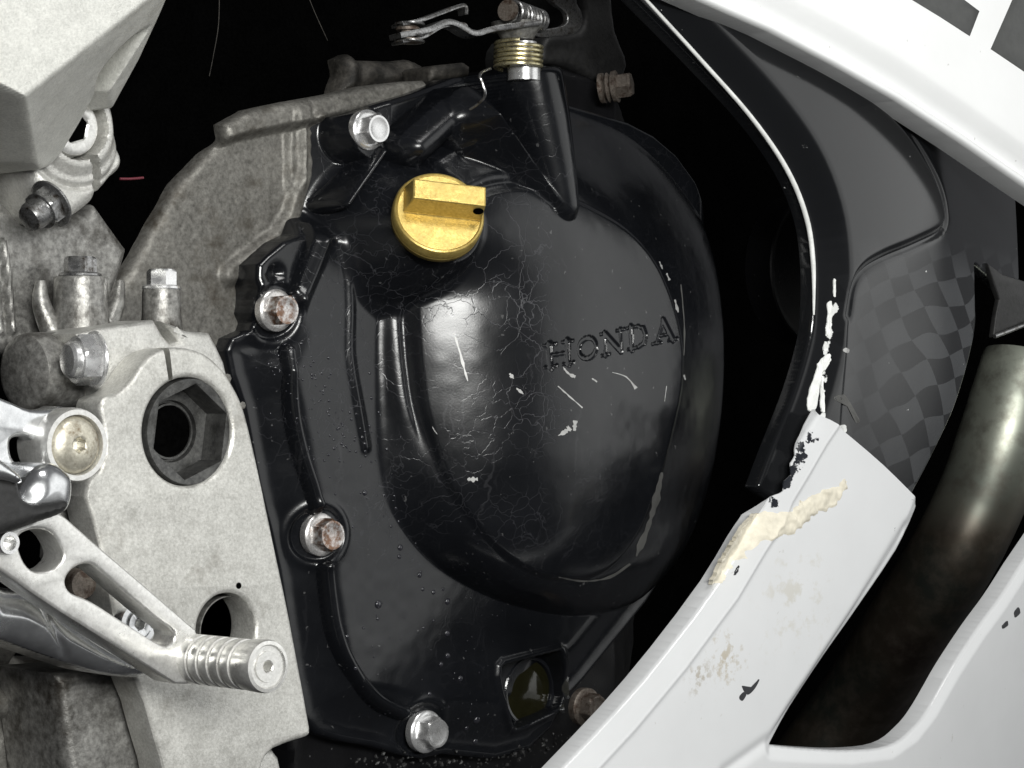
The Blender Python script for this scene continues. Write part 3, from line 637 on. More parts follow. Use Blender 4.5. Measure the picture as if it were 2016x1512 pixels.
# cream filler smeared over the crack
FILP = cat([(1668,943),(1655,985),(1615,1008),(1590,1025),(1555,1052),(1500,1070),(1466,1104),(1446,1132),(1432,1150),(1420,1142),(1434,1108),(1446,1082),(1452,1062),(1474,1038),(1500,1015),(1545,1010),(1572,992),(1605,972),(1640,955)], 9)
FIL = xz(FILP + rng.normal(0, 2.6, FILP.shape), HW)
xw, zw, cw, HGW, *_ = o_grid['white_lower_fairing']
def on_white(X, Z):
    i = np.clip((X-xw)/cw, 0, HGW.shape[0]-1.001); k = np.clip((Z-zw)/cw, 0, HGW.shape[1]-1.001); a = i.astype(int); b_ = k.astype(int); f = i-a; g_ = k-b_
    return (HGW[a, b_]*(1-f)+HGW[a+1, b_]*f)*(1-g_)+(HGW[a, b_+1]*(1-f)+HGW[a+1, b_+1]*f)*g_
hf('filler_repair', FIL, lambda X, Z, D: on_white(X, Z) + .05 + .45*sstep(0, 1, D) + .9*noise2(X-Z*.7, (Z+X*.7)*2.2, 6, 21) + .5*noise2(X, Z, 1.7, 22) + .25*sstep(0, 4, D), M['filler'], fw, .5, 2.0, label='cream filler smeared along a crack')
# torn paint along the leading edge
for pts in ([(1627,598),(1633,592),(1637,605),(1634,640),(1628,665),(1624,645),(1628,620)], [(1622,672),(1628,680),(1625,690),(1618,688)], [(1640,548),(1643,560),(1641,585),(1637,575)],
            [(1590,775),(1603,735),(1610,712),(1622,700),(1633,696),(1632,712),(1622,724),(1614,745),(1605,775),(1604,806),(1588,808)], [(1614,745),(1618,742),(1620,780),(1621,812),(1614,806),(1612,780)],
            [(1646,842),(1662,836),(1664,850),(1652,854)]):
    flake('torn_paint', pts, 'black_fairing', M['peel'], fb, lift=.5)
for pts in ([(1460,1352),(1464,1351),(1470,1362),(1482,1352),(1491,1338),(1494,1339),(1484,1357),(1470,1368)], [(1455,1372),(1464,1362),(1468,1368),(1460,1380)], [(1448,1118),(1454,1113),(1450,1128),(1444,1132)], [(1996,1205),(2004,1195),(2008,1206),(1998,1216)], [(1972,1232),(1982,1222),(1984,1230),(1974,1238)]):
    flake('paint_loss', pts, 'white_lower_fairing', M['black_chip'], fw, lift=.15)
for (x, y, r) in ((1583, 288, 5), (1665, 690, 7)):
    flake('paint_loss', [(x-r, y), (x-r*.3, y-r*.8), (x+r, y-r*.2), (x+r*.4, y+r*.8)], 'black_fairing', M['chip'], fb, lift=.15)
flake('paint_loss', [(1640,782),(1660,776),(1672,790),(1686,815),(1692,830),(1684,832),(1672,808),(1658,784),(1645,788)], 'black_fairing', M['wear'], fb, lift=.12)
# inner brace at the right edge and exhaust pipe behind the opening
plate('inner_panel', [(1945,518),(1975,540),(2040,560),(2140,600),(2140,585),(2020,640),(1956,664),(1962,620),(1968,590),(1958,560)], 56, 3, M['black_rubber'], ROOT, bev=.8, label='black inner panel behind the fairing edge')
tube('panel_edge', [P(1958,662,57), P(1990,650,57), P(2040,630,57), P(2090,610,57)], 1.0, M['steel_dark'], ROOT)
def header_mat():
    m, t, b, c = base_mat('heat_tinted_steel_painted_shade'); n1 = noise(t, c, 18, 4, .6); n2 = noise(t, c, 120, 5, .6)
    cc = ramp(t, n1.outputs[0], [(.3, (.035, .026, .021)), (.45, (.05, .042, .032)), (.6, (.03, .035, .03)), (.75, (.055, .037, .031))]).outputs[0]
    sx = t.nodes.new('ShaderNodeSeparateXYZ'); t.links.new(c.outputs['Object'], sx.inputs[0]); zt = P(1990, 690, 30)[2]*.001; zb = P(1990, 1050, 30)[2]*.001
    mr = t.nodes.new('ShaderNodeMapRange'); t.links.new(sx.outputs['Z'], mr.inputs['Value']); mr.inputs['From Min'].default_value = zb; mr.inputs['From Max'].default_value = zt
    cc = mixc(t, mr.outputs[0], cc, (.50, .53, .45))          # straw and green heat tint near the head; shade painted into the colour below
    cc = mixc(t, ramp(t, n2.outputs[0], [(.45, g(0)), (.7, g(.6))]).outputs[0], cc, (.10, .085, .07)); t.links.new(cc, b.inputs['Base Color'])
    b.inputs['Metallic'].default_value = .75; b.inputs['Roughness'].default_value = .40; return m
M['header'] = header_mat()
hp = [P(2008,700,30), P(1992,790,30), P(1968,880,27), P(1932,980,20), P(1872,1100,8), P(1790,1230,-20), P(1680,1400,-60), P(1500,1640,-100)]
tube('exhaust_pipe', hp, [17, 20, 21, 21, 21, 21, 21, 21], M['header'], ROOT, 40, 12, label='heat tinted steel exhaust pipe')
tube('exhaust_pipe', [P(1900,1180,-30), P(1850,1330,-40), P(1700,1450,-60), P(1560,1560,-80)], 18, M['black_rubber'], ROOT, 32, label='dark pipe low behind the opening')
# ------------------------------------------------------------------ engine behind the clutch cover
EB = [(1090,120),(1180,140),(1300,190),(1420,230),(1560,300),(1700,420),(1760,700),(1700,1000),(1500,1250),(1350,1420),(1250,1560),(600,1560),(590,1400),(900,1300),(1150,900)]
EBX = P(1230, 500, 0)[0]
def ebH(X, Z, D): return -6 - .8*np.clip(X-EBX, 0, None) + 2*noise2(X, Z, 22, 31) + 1.2*noise2(X, Z, 9, 32) + rnd(D, 4)
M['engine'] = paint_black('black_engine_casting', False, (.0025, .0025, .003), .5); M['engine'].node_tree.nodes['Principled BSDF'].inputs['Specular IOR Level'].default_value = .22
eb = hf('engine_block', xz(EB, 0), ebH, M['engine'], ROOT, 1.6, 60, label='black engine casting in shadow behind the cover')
rp = rmm(150, 1600, 530, 6)
lathe('engine_plug', [(rp, -14), (rp, 0), (rp*.985, .7), (rp*.965, .2), (rp*.9, 0), (.001, .5)], P(1612, 530, 6), SIDE, M['engine'], eb, 90)
# crusted dirt along the lower edge of the cover
drt = []
for i in range(130):
    u = rng.uniform(0, 1); bx = np.interp(u, [0, .45, 1], [690, 900, 1180]); by = np.interp(u, [0, .35, .6, 1], [1492, 1500, 1492, 1425])
    drt.append((bx+rng.normal(0, 12), by+rng.normal(0, 9)+6, rng.uniform(.3, 1.1)))
bm = bmesh.new()
for (x, y, s) in drt:
    c = P(x, y, rng.uniform(2, 6))*.001
    r_ = bmesh.ops.create_icosphere(bm, subdivisions=1, radius=s*.001)
    for v in r_['verts']: v.co = Vector(v.co)*float(rng.uniform(.6, 1.3)); v.co += Vector(c)
me = bpy.data.meshes.new('dirt_crust'); bm.to_mesh(me); bm.free()
o = obj('dirt_crust', me, M['black_rubber'], ROOT); o['kind'] = 'stuff'
# ------------------------------------------------------------------ bare alloy engine case left of the cover
CS = [(190,700),(200,600),(262,500),(300,430),(340,362),(380,318),(415,285),(413,247),(480,217),(560,200),(640,186),(720,168),(790,160),(835,158),(860,190),(860,300),(800,500),(700,800),(560,900),(440,900),(300,800)]
CSH = [-6,-6,-6,-6,-6,-6,-6,-5,0,0,0,2,2,2,2,2,2,2,2,2,2]
LEDGE = xz([(425,260),(480,240),(560,224),(640,208),(700,196),(790,178),(835,165)], 4)
def csH(X, Z, D):
    dl = dline(X, Z, LEDGE); H = -2 + 6*sstep(7, 3.0, dl) + 0*X
    z1 = P(500, 300, 0)[2]
    q = P(595, 300, 4); H = H + 3*sstep(5, 2, np.abs(X-q[0]))*sstep(-18, -8, Z-q[2])*sstep(24, 10, Z-q[2])
    seam = .8*dline(X, Z, xz([(630,240),(612,262),(618,330),(590,430),(560,470),(470,540)], 4)); H = H + 3*sstep(4.2, 1.2, seam)
    H = H + .9*noise2(X+.4*Z, Z*.5, 7, 41) + .4*noise2(X, Z, 3, 42)
    return H + rnd(D, 4)
cs = hf('engine_case', xz(CS, CSH), csH, M['case'], ROOT, .6, 3, label='stained bare alloy engine case left of the black cover')
# rough upper casting and hose end above the ledge
UP = [(640,190),(655,150),(652,118),(670,108),(690,120),(760,122),(790,118),(815,130),(830,160),(800,180)]
hf('starter_casting', xz(UP, -34), lambda X, Z, D: -25 + 3*noise2(X, Z, 5, 51) + rnd(D, 7), M['case_dark'], ROOT, .8, 4, label='grimy casting above the alloy ledge')
hf('casting_lug', xz([(848,135),(860,128),(918,122),(930,130),(928,150),(850,160)], -8), lambda X, Z, D: -8 + .8*noise2(X, Z, 4, 52) + rnd(D, 2.5), M['case_dark'], ROOT, .6, 20)
# two vertical screws in their bosses
UPV = (0, 0, 1)
def vscrew(px, py, h, rb, rh, hb, m, parent, label):
    s = depth(P(px, py, h))/FPX
    lathe('screw_boss', [(rb*s*1.15, -hb*s), (rb*s*1.02, -hb*s*.5), (rb*s, -6*s), (rb*s*.97, 0), (rb*s*.5, 0)], P(px, py, h), UPV, M['lower_case'], parent, 40)
    r = rh*s
    lathe('case_screw', [(r*1.25, 0), (r*1.28, 2*s), (r*1.25, 6*s), (r*1.05, 9*s), (r, 9*s, 1), (r, 34*s, 1), (r*.92, 38*s, 1), (r*.8, 40*s), (.001, 39*s)], P(px, py, h), UPV, m, parent, 48, .2, label)
vscrew(158, 545, 38, 52, 33, 110, M['steel_dark'], cs, 'larger upright hex screw with grey head')
vscrew(318, 570, 34, 38, 30, 100, M['zinc'], cs, 'smaller upright hex screw with bright head')
tube('case_rib', [P(80, 552, 34), P(82, 600, 34), P(106, 660, 36)], [1.5, 3, 4], M['lower_case'], cs)
tube('case_rib', [P(236, 552, 30), P(228, 600, 30), P(205, 660, 32)], [1.5, 3, 3.5], M['lower_case'], cs)
# ------------------------------------------------------------------ cable release linkage on top of the cover
lk = strap('release_arm', [P(778,72,40), P(830,62,40), P(865,47,40), P(890,50,40), P(925,68,40), P(960,60,40), P(1040,50,42)], [9, 12, 10, 9, 9, 12, 20], 2.0, M['steel_dark'], ROOT, 'grey steel clutch release arm with forked end')
for dy, hh in ((-14, 38), (20, 38)):
    strap('fork_plate', [P(782,64+dy,hh), P(820,56+dy,hh), P(862,38+dy*.8,hh), P(905,28+dy*1.1,hh), P(912,44+dy,hh)], [9, 12, 9, 7, 5], 1.3, M['steel_dark'], lk)
sC = depth(P(800,62,40))/FPX
lathe('fork_pin', [(24*sC, -16*sC), (26*sC, -14*sC), (26*sC, -9*sC), (14*sC, -9*sC), (14*sC, 8*sC), (24*sC, 8*sC), (24*sC, 13*sC), (18*sC, 17*sC), (.001, 17*sC)], P(803, 68, 40), UPV, M['rusty_dark'], lk, 36)
for k, (dy) in enumerate((-22, -10, 12)):
    lathe('washer', [(30*sC, 0), (31*sC, 2*sC), (30*sC, 4.5*sC), (10*sC, 4.5*sC)], P(806, 62-dy, 40), UPV, M['steel_dark'], lk, 32)
lathe('return_cup', [(33*sC, 0), (40*sC, 12*sC), (52*sC, 28*sC), (54*sC, 34*sC), (50*sC, 35*sC), (20*sC, 30*sC)], P(1018, 78, 40), UPV, M['lower_case'], lk, 44)
lathe('release_shaft', [(34*sC, -20*sC), (34*sC, 6*sC), (30*sC, 9*sC), (26*sC, 60*sC), (.001, 60*sC)], P(1032, 140, 40), UPV, M['zinc'], lk, 40)
def coil(name, c, axis, r, turns, pitch, wr, m, parent, label=None, tail=None):
    B = basis(axis); n = int(turns*26); pts = []
    for i in range(n+1):
        a = 2*math.pi*i/26; v = B @ Vector((r*math.cos(a), r*math.sin(a), pitch*i/26)); pts.append(np.array(c)+np.array(v))
    if tail: pts = pts + tail
    return tube(name, pts, wr, m, parent, 8, 1, label, smooth_pts=False)
coil('return_spring', P(1020, 134, 40), (.04, 0, 1), 48*sC, 5.4, 9.5*sC, 3.9*sC, M['gold_spring'], lk, 'yellow zinc torsion spring')
tube('spring_tail', [P(965,135,44), P(945,146,56), P(950,165,58), P(955,188,58), P(940,205,54), P(925,215,50)], 3.0*sC, M['steel_dark'], lk, 8, 6)
coil('cable_spring', P(1008, 22, 46), (1, .25, -.06), 21*sC, 9, 12.5*sC, 4*sC, M['steel_dark'], ROOT, 'dark coil spring round the cable')
lathe('cable_ferrule', [(20*sC, 0), (22*sC, 3*sC), (22*sC, 12*sC), (9*sC, 12*sC)], P(1004, 22, 46), (-1, -.25, .06), M['rusty_dark'], ROOT, 32)
BRK = [(1068,-30),(1130,-30),(1136,5),(1146,25),(1146,50),(1130,66),(1065,74),(1060,60),(1105,52),(1118,40),(1112,20),(1090,5)]
plate('cable_bracket', cat(BRK, 3), 22, 3, M['steel_dark'], ROOT, bev=.6, label='bent grey steel cable bracket')
hf('bracket_casting', xz(cat([(1080,70),(1140,60),(1150,20),(1140,-40),(1200,-40),(1215,60),(1240,130),(1200,170),(1120,130),(1070,120)], 3), -5), lambda X, Z, D: -5+1.5*noise2(X, Z, 12, 61)+rnd(D, 3), M['black_rubber'], ROOT, 1.0, 30)
sD = depth(P(1220, 165, 10))/FPX
lathe('cover_bolt', [(30*sD, -34*sD), (30*sD, -26*sD), (22*sD, -25*sD), (30*sD, -18*sD), (22*sD, -12*sD), (31*sD, -8*sD), (32*sD, 0), (26*sD, 2*sD), (26*sD, 2*sD, 1), (26*sD, 26*sD, 1), (22*sD, 30*sD, 1), (.001, 31*sD)], P(1215, 170, 6), (.5, -.86, .1), M['rusty_dark'], eb, 36, .2, 'brown dirty bolt in shadow above the cover')
tube('wire', [P(432,-20,-40), P(430,50,-40), P(420,110,-40), P(412,150,-40)], .15, M['case_dark'], ROOT, 6)
tube('wire', [P(602,-20,-40), P(620,25,-40), P(645,80,-40)], .15, M['case_dark'], ROOT, 6)
tube('wire', [P(236,352,-10), P(258,352,-10), P(282,350,-10)], .45, flat('red_wire_sleeve', (.12, .02, .03), .5), ROOT, 8, label='short red wire in the dark gap')
M['socket'] = cast('dark_steel_socket', (.05, .05, .05), (.13, .13, .125), .6, .38, 120, 700, .4, .0002, (.03, .03, .028), .4, 90)
# ------------------------------------------------------------------ upper frame arm (faceted casting) and its clamp
fA = plane3((50,190,100), (290,0,100), (0,20,104)); fB = plane3((50,190,100), (290,0,100), (222,218,52)); fC = plane3((50,190,100), (0,165,101), (60,310,60))
FR = cat([(-80,-60),(345,-60),(300,30),(262,120),(225,212),(208,212),(170,172),(152,168),(142,190),(134,245),(124,300),(110,325),(88,332),(60,318),(30,306),(-80,290)], 1)
PK = xz(cat([(243,62),(240,100),(228,180),(215,212),(180,180),(158,152),(172,115),(210,75)], 3), 70)
PZT = P(240, 62, 70)[2]
def frH(X, Z, D):
    H = smin(smin(fA(X, Z), fB(X, Z), 1.2), fC(X, Z), 2.0); dp = sdf(X, Z, PK)
    return H - (9+1.1*np.clip(PZT-Z, 0, 60))*sstep(-.5, 3, dp) + .15*noise2(X, Z, 9, 71) + rnd(D, 1.5)
# map the outline at the height each edge really has
hs = [100,100,82,66,54,54,58,60,58,54,52,52,54,58,64,90]
frp = xz([(-80,-60),(345,-60),(300,30),(262,120),(225,212),(208,212),(170,172),(152,168),(142,190),(134,245),(124,300),(110,325),(88,332),(60,318),(30,306),(-80,290)], hs)
fr = hf('frame_arm', frp, frH, M['alloy_bright'], ROOT, .42, 26, label='faceted bare alloy frame arm at the upper left')
CL = [(60,300),(90,180),(140,150),(190,165),(225,200),(240,262),(256,305),(256,325),(246,338),(228,350),(200,380),(180,405),(120,440),(85,400)]
clc = xz([(150,250)], 45)[0]; clr = rmm(62, 150, 250, 45)
SLOT = xz([(172,302),(186,325),(194,352),(199,400)], 45)
def clH(X, Z, D):
    d = np.hypot(X-clc[0], Z-clc[1]); ds = dline(X, Z, SLOT)
    H = 45 + 2.0*sstep(clr+6, clr+2, d) - 8*sstep(clr+.8, clr-.4, d) - 8*sstep(1.5, .9, ds) - .0*X
    H = H - 1.2*np.exp(-((d-clr-9)/1.0)**2)
    q = P(215, 320, 45); H = H - .35*np.clip(X-q[0], 0, None)
    return H + .2*noise2(X, Z, 6, 72) + rnd(D, 5)
cp = hf('frame_clamp', xz(cat(CL, 3), 45), clH, M['alloy'], ROOT, .5, 30, label='bright split clamp under the frame arm')
s = depth(P(150, 250, 40))/FPX
lathe('clamp_plug', [(58*s, -12), (58*s, 1), (56*s, 2.2), (52*s, 2.6), (34*s, 2.6), (33*s, 2.2, 1), (32.5*s, .5, 1)], P(137, 250, 43), SIDE, M['machined'], cp, 60, .3, 'round plug with dark hexagon socket')
lathe('plug_socket', [(34*s, 1.9), (33.4*s, 2.2, 1), (31*s, -7, 1), (.001, -7)], P(137, 250, 43), SIDE, M['deep_black'], cp, 60, .3)  # black lining paints the shade inside the hexagon socket
REAR = (-.93, -.28, -.16)
def hexnut(px, py, h, axis, rw, rh, lh, rs, ls, m, parent, label, name='clamp_nut', dome=True):
    s = depth(P(px, py, h))/FPX; a = [k*s for k in (rw, rh, lh, rs, ls)]
    pr = [(a[0], 0), (a[0]*1.02, 1.5*s), (a[0], 5*s), (a[1]*1.04, 8*s), (a[1], 8*s, 1), (a[1], a[2]*.88, 1), (a[1]*.9, a[2]), (a[3]*1.03, a[2]), (a[3], a[2]+2*s), (a[3], a[2]+a[4]*.7)]
    pr += [(a[3]*.85, a[2]+a[4]), (a[3]*.4, a[2]+a[4]*1.12), (.001, a[2]+a[4]*1.15)] if dome else [(a[3]*.94, a[2]+a[4]), (a[3]*.6, a[2]+a[4]), (.001, a[2]+a[4]-5*s)]
    return lathe(name, pr, P(px, py, h), axis, m, parent, 48, .35, label)
hexnut(102, 400, 50, (-.84, -.12, -.5), 50, 42, 34, 30, 34, M['steel_dark'], cp, 'grey hex nut on a threaded stud')
# grey casting between frame arm and engine
hf('swingarm_casting', xz([(-60,330),(60,440),(140,425),(195,400),(262,490),(240,560),(235,700),(-60,700)], 26),
   lambda X, Z, D: 26 + 2.0*bead(dline(X, Z, xz([(2,480),(12,560),(22,650)], 26)), 1.5, 1) + 1.5*bead(dline(X, Z, xz([(-12,560),(0,650)], 26)), 1.5, 1) + 2.5*noise2(X, Z, 18, 73) + .6*noise2(X, Z, 5, 74) + rnd(D, 5), M['lower_case'], ROOT, .8, 40, label='mottled grey casting below the frame clamp')
# ------------------------------------------------------------------ rounded boss and clamp behind the big plate
sb = depth(P(60, 735, 52))/FPX
lathe('pivot_boss', [(78*sb, -210*sb), (80*sb, -60*sb), (80*sb, 40*sb), (76*sb, 60*sb), (60*sb, 70*sb), (.001, 74*sb)], P(95, 732, 44), (-.97, -.1, -.03), M['lower_case'], ROOT, 64, label='rounded alloy boss behind the pedal pivot')
CLT = [(150,657),(200,645),(262,636),(306,630),(313,641),(324,660),(338,676),(352,672),(340,652),(322,632),(345,640),(372,652),(415,655),(430,682),(444,712),(452,745),(470,800),(484,880),(490,960),(440,1010),(330,1010),(250,960),(226,880),(212,810),(196,770),(182,735),(172,700)]
c0 = xz([(371, 850)], 76)[0]; r0 = rmm(107, 371, 850, 76)*1.02
clt = plate('clamp_half', CLT, 62, 26, M['alloy'], ROOT, holes=(np.array([[c0[0]+r0*math.cos(a), c0[1]+r0*math.sin(a)] for a in np.linspace(0, 2*math.pi, 48, endpoint=False)]),), bev=2.2, label='split upper clamp behind the big alloy plate')
hexnut(188, 708, 66, (-.98, .12, -.02), 56, 51, 44, 36, 18, M['zinc'], clt, 'bright domed clamp bolt')
# ------------------------------------------------------------------ big alloy plate
hxc = (371, 850)
def circ(px, py, rpx, h, n=64, hx=False):
    c = xz([(px, py)], h)[0]; r = rmm(rpx, px, py, h); return np.array([[c[0]+r*math.cos(a), c[1]+r*math.sin(a)] for a in np.linspace(0, 2*math.pi, n, endpoint=False)])
PLO = xz(np.concatenate([cat([(372,686),(405,697),(440,728),(462,762),(480,800),(496,860),(514,940),(533,1030),(552,1120),(569,1200),(586,1290),(602,1375),(612,1432)], 3, False), cat([(612,1444),(604,1451),(570,1462),(540,1474)], 3, False), cat([(524,1490),(516,1512),(512,1560)], 3, False),
     np.array([(330,1560),(318,1500),(300,1440),(285,1385),(262,1330),(232,1250),(214,1160),(196,1075),(180,1010)]), cat([(168,978),(176,945),(196,925),(206,890),(204,840),(197,806),(204,784),(232,774),(256,752),(276,722),(300,698),(330,686),(352,684)], 3, False)]), 76)
slotp = xz([(351,684),(358,700),(361,718),(364,740),(374,742),(373,720),(371,700),(366,684)], 76)
hh1 = circ(371, 850, 107, 76, 72); hh2 = circ(447, 1240, 72, 76, 60)
# the slot is cut from the edge into the big hole
def hole_with_slot():
    c = hh1.mean(0); cut0 = xz([(364,744)], 76)[0]; cut1 = xz([(375,744)], 76)[0]; ang = lambda p: math.atan2(p[1]-c[1], p[0]-c[0])
    return hh1
pl = plate('pivot_plate', PLO, 76, 14, M['alloy_shot'], ROOT, holes=(hh1, hh2), bev=1.6, label='big sandblasted alloy plate with hexagon socket and round hole', mapped=True)
# slot, made as a cut
cut = bpy.data.objects.new('slot_cutter', fastmesh('slot_cutter', [*( [*P(x, y, 90)] for x, y in ((352,670),(364,748),(373,748),(364,670))), *( [P(x, y, 76)[0], -55, P(x, y, 76)[2]] for x, y in ((352,670),(364,748),(373,748),(364,670)))],
     [(0, 1, 2, 3), (7, 6, 5, 4), (0, 4, 5, 1), (1, 5, 6, 2), (2, 6, 7, 3), (3, 7, 4, 0)], False)); COL.objects.link(cut)
mo = pl.modifiers.new('slot', 'BOOLEAN'); mo.object = cut; mo.operation = 'DIFFERENCE'; mo.solver = 'EXACT'
bpy.context.view_layer.update()
nm = bpy.data.meshes.new_from_object(pl.evaluated_get(bpy.context.evaluated_depsgraph_get())); pl.modifiers.clear(); pl.data = nm
bpy.data.objects.remove(cut)
s = depth(P(371, 850, 74))/FPX
lathe('bore', [(52*s, -10.4), (50.5*s, -10.5), (50*s, -24), (.001, -24)], P(371, 850, 73.5), SIDE, M['deep_black'], pl, 32)  # blackened walls carry the shade of the deep bore
lathe('socket_ring', [(105.5*s, -14), (105.5*s, .6), (104*s, 1.2), (97*s, 1.2), (96*s, 1.0, 1), (94*s, 0, 1), (93*s, -9, 1), (62*s, -9.2), (60*s, -11), (57*s, -11), (56*s, -9.8), (52*s, -9.8), (51*s, -11)], P(371, 850, 73.5), SIDE, M['socket'], pl, 72, .38, 'sunken hexagon socket ring', ang=25)
lathe('hole_floor', [(69*sb, 0), (68.5*sb, -1), (67*sb, -20), (.001, -20)], P(449, 1242, 63), SIDE, M['deep_black'], pl, 40)  # black cup added for the dark inside the round hole
lathe('hole_sleeve', [(72*sb, -7), (72*sb, 0), (69.5*sb, 0), (69*sb, -7)], P(449, 1242, 70), SIDE, M['lower_case'], pl, 60)
lathe('pin_hole', [(6.5*sb, 0), (6.5*sb, .1), (.001, .1)], P(470, 1153, 76.1), SIDE, M['deep_black'], pl, 20)  # black disc laid on the face as a shaded hole
for q in ((448,745,10),(478,798,8)):
    lathe('dent', [(q[2]*sb, 0), (q[2]*sb*.8, .12), (.001, .12)], P(q[0], q[1], 75.2), SIDE, M['case'], pl, 7)
plate('plate_foot', [(440,1470),(540,1476),(552,1492),(566,1560),(430,1560)], 60, 14, M['alloy'], ROOT, bev=2.5, label='lower alloy lug under the big plate')
# side wall facet of the plate
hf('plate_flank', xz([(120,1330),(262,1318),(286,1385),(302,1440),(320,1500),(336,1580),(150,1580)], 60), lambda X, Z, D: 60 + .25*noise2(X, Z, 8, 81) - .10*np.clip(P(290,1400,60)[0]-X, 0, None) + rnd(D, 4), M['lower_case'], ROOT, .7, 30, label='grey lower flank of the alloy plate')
# web seen left of the plate
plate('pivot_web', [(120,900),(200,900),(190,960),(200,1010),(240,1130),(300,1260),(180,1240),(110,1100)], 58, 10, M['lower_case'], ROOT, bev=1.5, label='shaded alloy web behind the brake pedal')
# ------------------------------------------------------------------ lower crankcase at the bottom left
LC = [(-60,1180),(60,1280),(150,1330),(240,1300),(330,1560),(-60,1600)]
def lcH(X, Z, D):
    H = 22 + 1.6*noise2(X, Z, 14, 91) + .8*noise2(X, Z, 4, 92)
    H = H + 6*bead(dline(X, Z, xz([(-40,1370),(60,1400),(130,1390),(190,1370)], 22)), 5, 1) 
    c = xz([(115,1330)], 22)[0]; d = np.hypot((X-c[0])*.7, Z-c[1]); H = H - 18*sstep(14, 10, d)
    for q in ((92,1468,6),(128,1468,6)):
        c = xz([q[:2]], 22)[0]; H = H + 1.8*sstep(4, 3, np.maximum(abs(X-c[0]), abs(Z-c[1])))
    c = xz([(110,1560)], 22)[0]; d = np.hypot(X-c[0], Z-c[1]); H = H + 3*sstep(16, 15, d)
    return H + rnd(D, 4)
hf('lower_crankcase', xz(LC, 22), lcH, M['case'], ROOT, .8, 30, label='dull brown lower crankcase behind the pedal')
# ------------------------------------------------------------------ brake pedal with grooved peg, pivot and hanger
HP = 100
ho = [(-60,770),(-20,775),(20,790),(60,806),(100,806),(122,800),(140,812),(136,860),(128,900),(118,930),(90,948),(60,1000),(20,1010),(-60,990)]
hw_ = [(22,872),(30,862),(50,860),(68,868),(82,890),(92,915),(84,930),(60,922),(40,915),(26,900)]
hg = plate('footrest_hanger', cat(ho, 3), 93, 10, M['polished'], ROOT, holes=(xz(cat(hw_, 3), 93),), bev=1.6, label='polished hanger with slotted window, joined to the pivot')
s = depth(P(150, 878, 98))/FPX
lathe('pivot_ring', [(72*s, -14), (74*s, -2), (73*s, 0), (70*s, 1.2), (60*s, 1.2), (58.5*s, 0), (58*s, -2)], P(148, 876, 98), SIDE, M['machined'], hg, 72, 0, 'bright ring round the pivot screw')
lathe('pivot_screw', [(57*s, -8), (57*s, -.6), (55*s, .3), (45*s, 1.6), (22*s, 2.2), (17*s, 2.2), (16.5*s, 2.0, 1), (15*s, -4, 1), (.001, -5)], P(148, 876, 98), SIDE, M['brass_screw'], hg, 60, .5, 'tarnished button head screw with hex socket')
po = [(-60,1010),(0,1052),(60,1030),(112,1012),(130,1020),(200,1080),(280,1148),(340,1200),(388,1240),(392,1300),(386,1346),(345,1345),(280,1305),(200,1255),(120,1205),(60,1165),(0,1122),(-60,1085)]
w1 = [(36,1062),(52,1046),(80,1042),(104,1052),(122,1080),(124,1100),(106,1120),(84,1126),(62,1122),(44,1098)]
w2 = [(130,1150),(134,1132),(150,1116),(176,1110),(200,1126),(260,1178),(310,1220),(342,1244),(338,1266),(318,1270),(240,1222),(180,1184),(142,1168)]
po_a = np.concatenate([np.array([(-60,1010),(0,1052),(60,1030)]), cat([(98,1010),(116,1010),(134,1022)], 3, False), np.array([(200,1080),(280,1148),(340,1200),(372,1228)]), cat([(386,1238),(392,1262),(392,1300),(390,1332),(378,1346),(345,1346)], 3, False), np.array([(280,1305),(200,1255),(120,1205),(60,1165),(0,1122),(-60,1085)])])
bp = plate('brake_pedal', po_a, 104, 11, M['machined'], ROOT, holes=(xz(cat(w1, 3), 104), xz(cat(w2, 3), 104)), bev=1.0, label='machined alloy brake pedal arm with two windows')
s = depth(P(450, 1292, 120))/FPX; L = 37.0; PR = 50*s; prof = [(PR*.70, -5), (PR*.74, 0), (PR*.98, 0.2), (PR, 1)]
ng = 5; st = (L-12)/ng
for i in range(ng):
    z = 4+i*st; prof += [(PR, z), (PR*1.0, z+st*.62), (PR*.99, z+st*.66), (PR*.90, z+st*.70), (PR*.885, z+st*.80), (PR*.90, z+st*.92), (PR*.99, z+st*.96)]
prof += [(PR*1.02, L-6), (PR*1.04, L-1.2), (PR*1.0, L), (PR*.86, L+.2), (PR*.80, L-.5), (PR*.62, L-.5), (PR*.60, L), (PR*.26, L), (PR*.25, L-.2, 1), (PR*.23, L-5, 1), (.001, L-5)]
e0 = P(372, 1296, 100)
pa = np.array([.02, -1, .015]); lathe('toe_peg', prof, e0, pa, M['machined'], bp, 72, .2, 'grooved cylindrical toe peg with hex socket end', ang=24)
# curved lever under the pedal, with its end bolt
lv = [(-60,1140),(0,1158),(50,1165),(110,1205),(170,1248),(230,1285),(290,1310),(296,1326),(262,1334),(190,1326),(120,1304),(50,1280),(0,1262),(-60,1248)]
lvp = xz(cat(lv, 3), 84)
lev = hf('rear_lever', lvp, lambda X, Z, D: 84 + 7*np.sqrt(np.clip(1-(1-np.clip(D/11, 0, 1))**2, 0, 1)) - .9*np.exp(-(dline(X, Z, xz([(60,1165),(80,1230),(115,1290)], 84))/1.0)**2) + rnd(D, 1), M['polished'], ROOT, .6, 14, label='smooth polished lever curving under the pedal')
s = depth(P(268, 1232, 80))/FPX
lathe('lever_bolt', [(44*s, -10), (44*s, 0), (42*s, 1.5), (32*s, 1.5), (31*s, 1), (26*s, 2.2), (14*s, 2.2), (13*s, 2, 1), (12*s, -3, 1), (.001, -3)], P(268, 1228, 78), SIDE, M['polished'], lev, 48, .2, 'round bolt head seen through the pedal window')
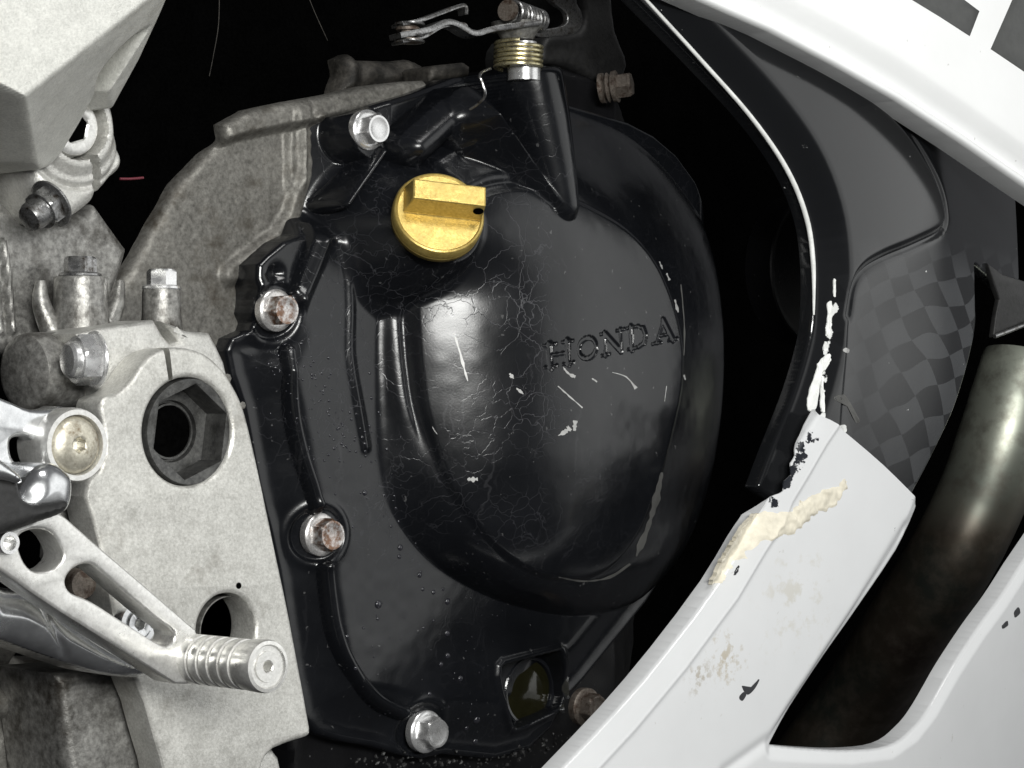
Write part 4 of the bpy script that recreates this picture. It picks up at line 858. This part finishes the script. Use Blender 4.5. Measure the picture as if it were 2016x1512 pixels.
lathe('lever_link', [(30*s, -8), (31*s, 0), (28*s, 1.5), (.001, 1.6)], P(160, 1150, 70), SIDE, M['rusty_dark'], lev, 40)
lathe('lever_foot', [(30*s, 0), (32*s, 3), (30*s, 6), (.001, 7)], P(262, 1338, 62), (0, -.3, 1), M['steel_dark'], lev, 32)
# rubber tipped stop: bright cap with dark underside
cpz = [(56,930),(74,916),(100,912),(122,924),(136,944),(137,975),(128,1002),(110,1012),(60,1028),(30,1036),(22,1000),(36,964)]
def cpH(X, Z, D): return 112 + 5*np.sqrt(np.clip(1-(1-np.clip(D/9, 0, 1))**2, 0, 1)) + .6*noise2(X, Z, 5, 95)
stp = hf('footrest_stop', xz(cat(cpz, 3), 112), cpH, M['polished'], ROOT, .6, 16, label='rounded bright metal stop at the left edge')
hf('stop_pad', xz(cat([(-60,935),(0,935),(30,950),(36,975),(60,990),(100,985),(128,985),(120,1010),(60,1032),(0,1052),(-60,1060)], 3), 116), lambda X, Z, D: 119.5 + rnd(D, 4), M['black_rubber'], ROOT, .6, 14, label='dull black pad in front of the bright stop')
hf('stop_edge', xz(cat([(-60,880),(-20,895),(20,925),(34,940),(30,952),(0,945),(-60,940)], 3), 118), lambda X, Z, D: 122 + rnd(D, 3), M['polished'], ROOT, .6, 8, label='white metal corner above the black pad')
s = depth(P(8, 1066, 108))/FPX
lathe('pedal_screw', [(24*s, -6), (25*s, 1), (22*s, 3), (15*s, 3), (13*s, -3), (.001, -3)], P(8, 1068, 106), SIDE, M['zinc'], bp, 40, 0, 'small round screw at the left edge')
# ------------------------------------------------------------------ water drops and grit on the cover
bm = bmesh.new()
def drop(px, py, r):
    p, n = hit(px, py); q = Vector(n).to_track_quat('Z', 'Y').to_matrix().to_4x4()
    mtx = Matrix.Translation(Vector(p)*.001) @ q @ Matrix.Diagonal((r*.001, r*.001, r*.00055, 1))
    bmesh.ops.create_uvsphere(bm, u_segments=12, v_segments=8, radius=1, matrix=mtx)
for q in ((788,1078,1.2),(786,1096,.9),(826,1132,1.1),(832,1160,.8),(853,1166,.9),(872,1160,.7),(881,1184,1.3),(745,1190,1.6),(744,1218,.7),(716,1236,.6),(880,1247,1.2),(853,1222,.6),(834,1236,.6),(881,1291,1.2),(868,1308,1.0),(906,1336,1.2),(845,1366,.9),(938,1418,1.6),(918,1434,.9),(935,1460,1.2),(718,970,1.1),(770,1036,.6),(700,1316,.8),(683,1253,.8)):
    drop(*q)
for i in range(150):
    t = rng.uniform(0, 1); x = np.interp(t, [0, 1], [560, 760])+rng.normal(0, 38); y = np.interp(t, [0, 1], [700, 960])+rng.normal(0, 50)
    if x > 500: drop(x, y, rng.uniform(.25, .62))
for i in range(60): drop(rng.uniform(720, 980), rng.uniform(1000, 1450), rng.uniform(.2, .45))
me = bpy.data.meshes.new('water_drops'); bm.to_mesh(me); bm.free(); me.polygons.foreach_set('use_smooth', np.full(len(me.polygons), True, bool))
m, t, b, c = base_mat('clear_water'); b.inputs['Base Color'].default_value = (.02, .02, .025, 1); b.inputs['Roughness'].default_value = .03; b.inputs['IOR'].default_value = 1.33; b.inputs['Coat Weight'].default_value = 1
dr = obj('water_drops', me, m); dr['kind'] = 'stuff'; dr['label'] = 'scattered small water drops on the black engine cover'; dr['category'] = 'water drops'
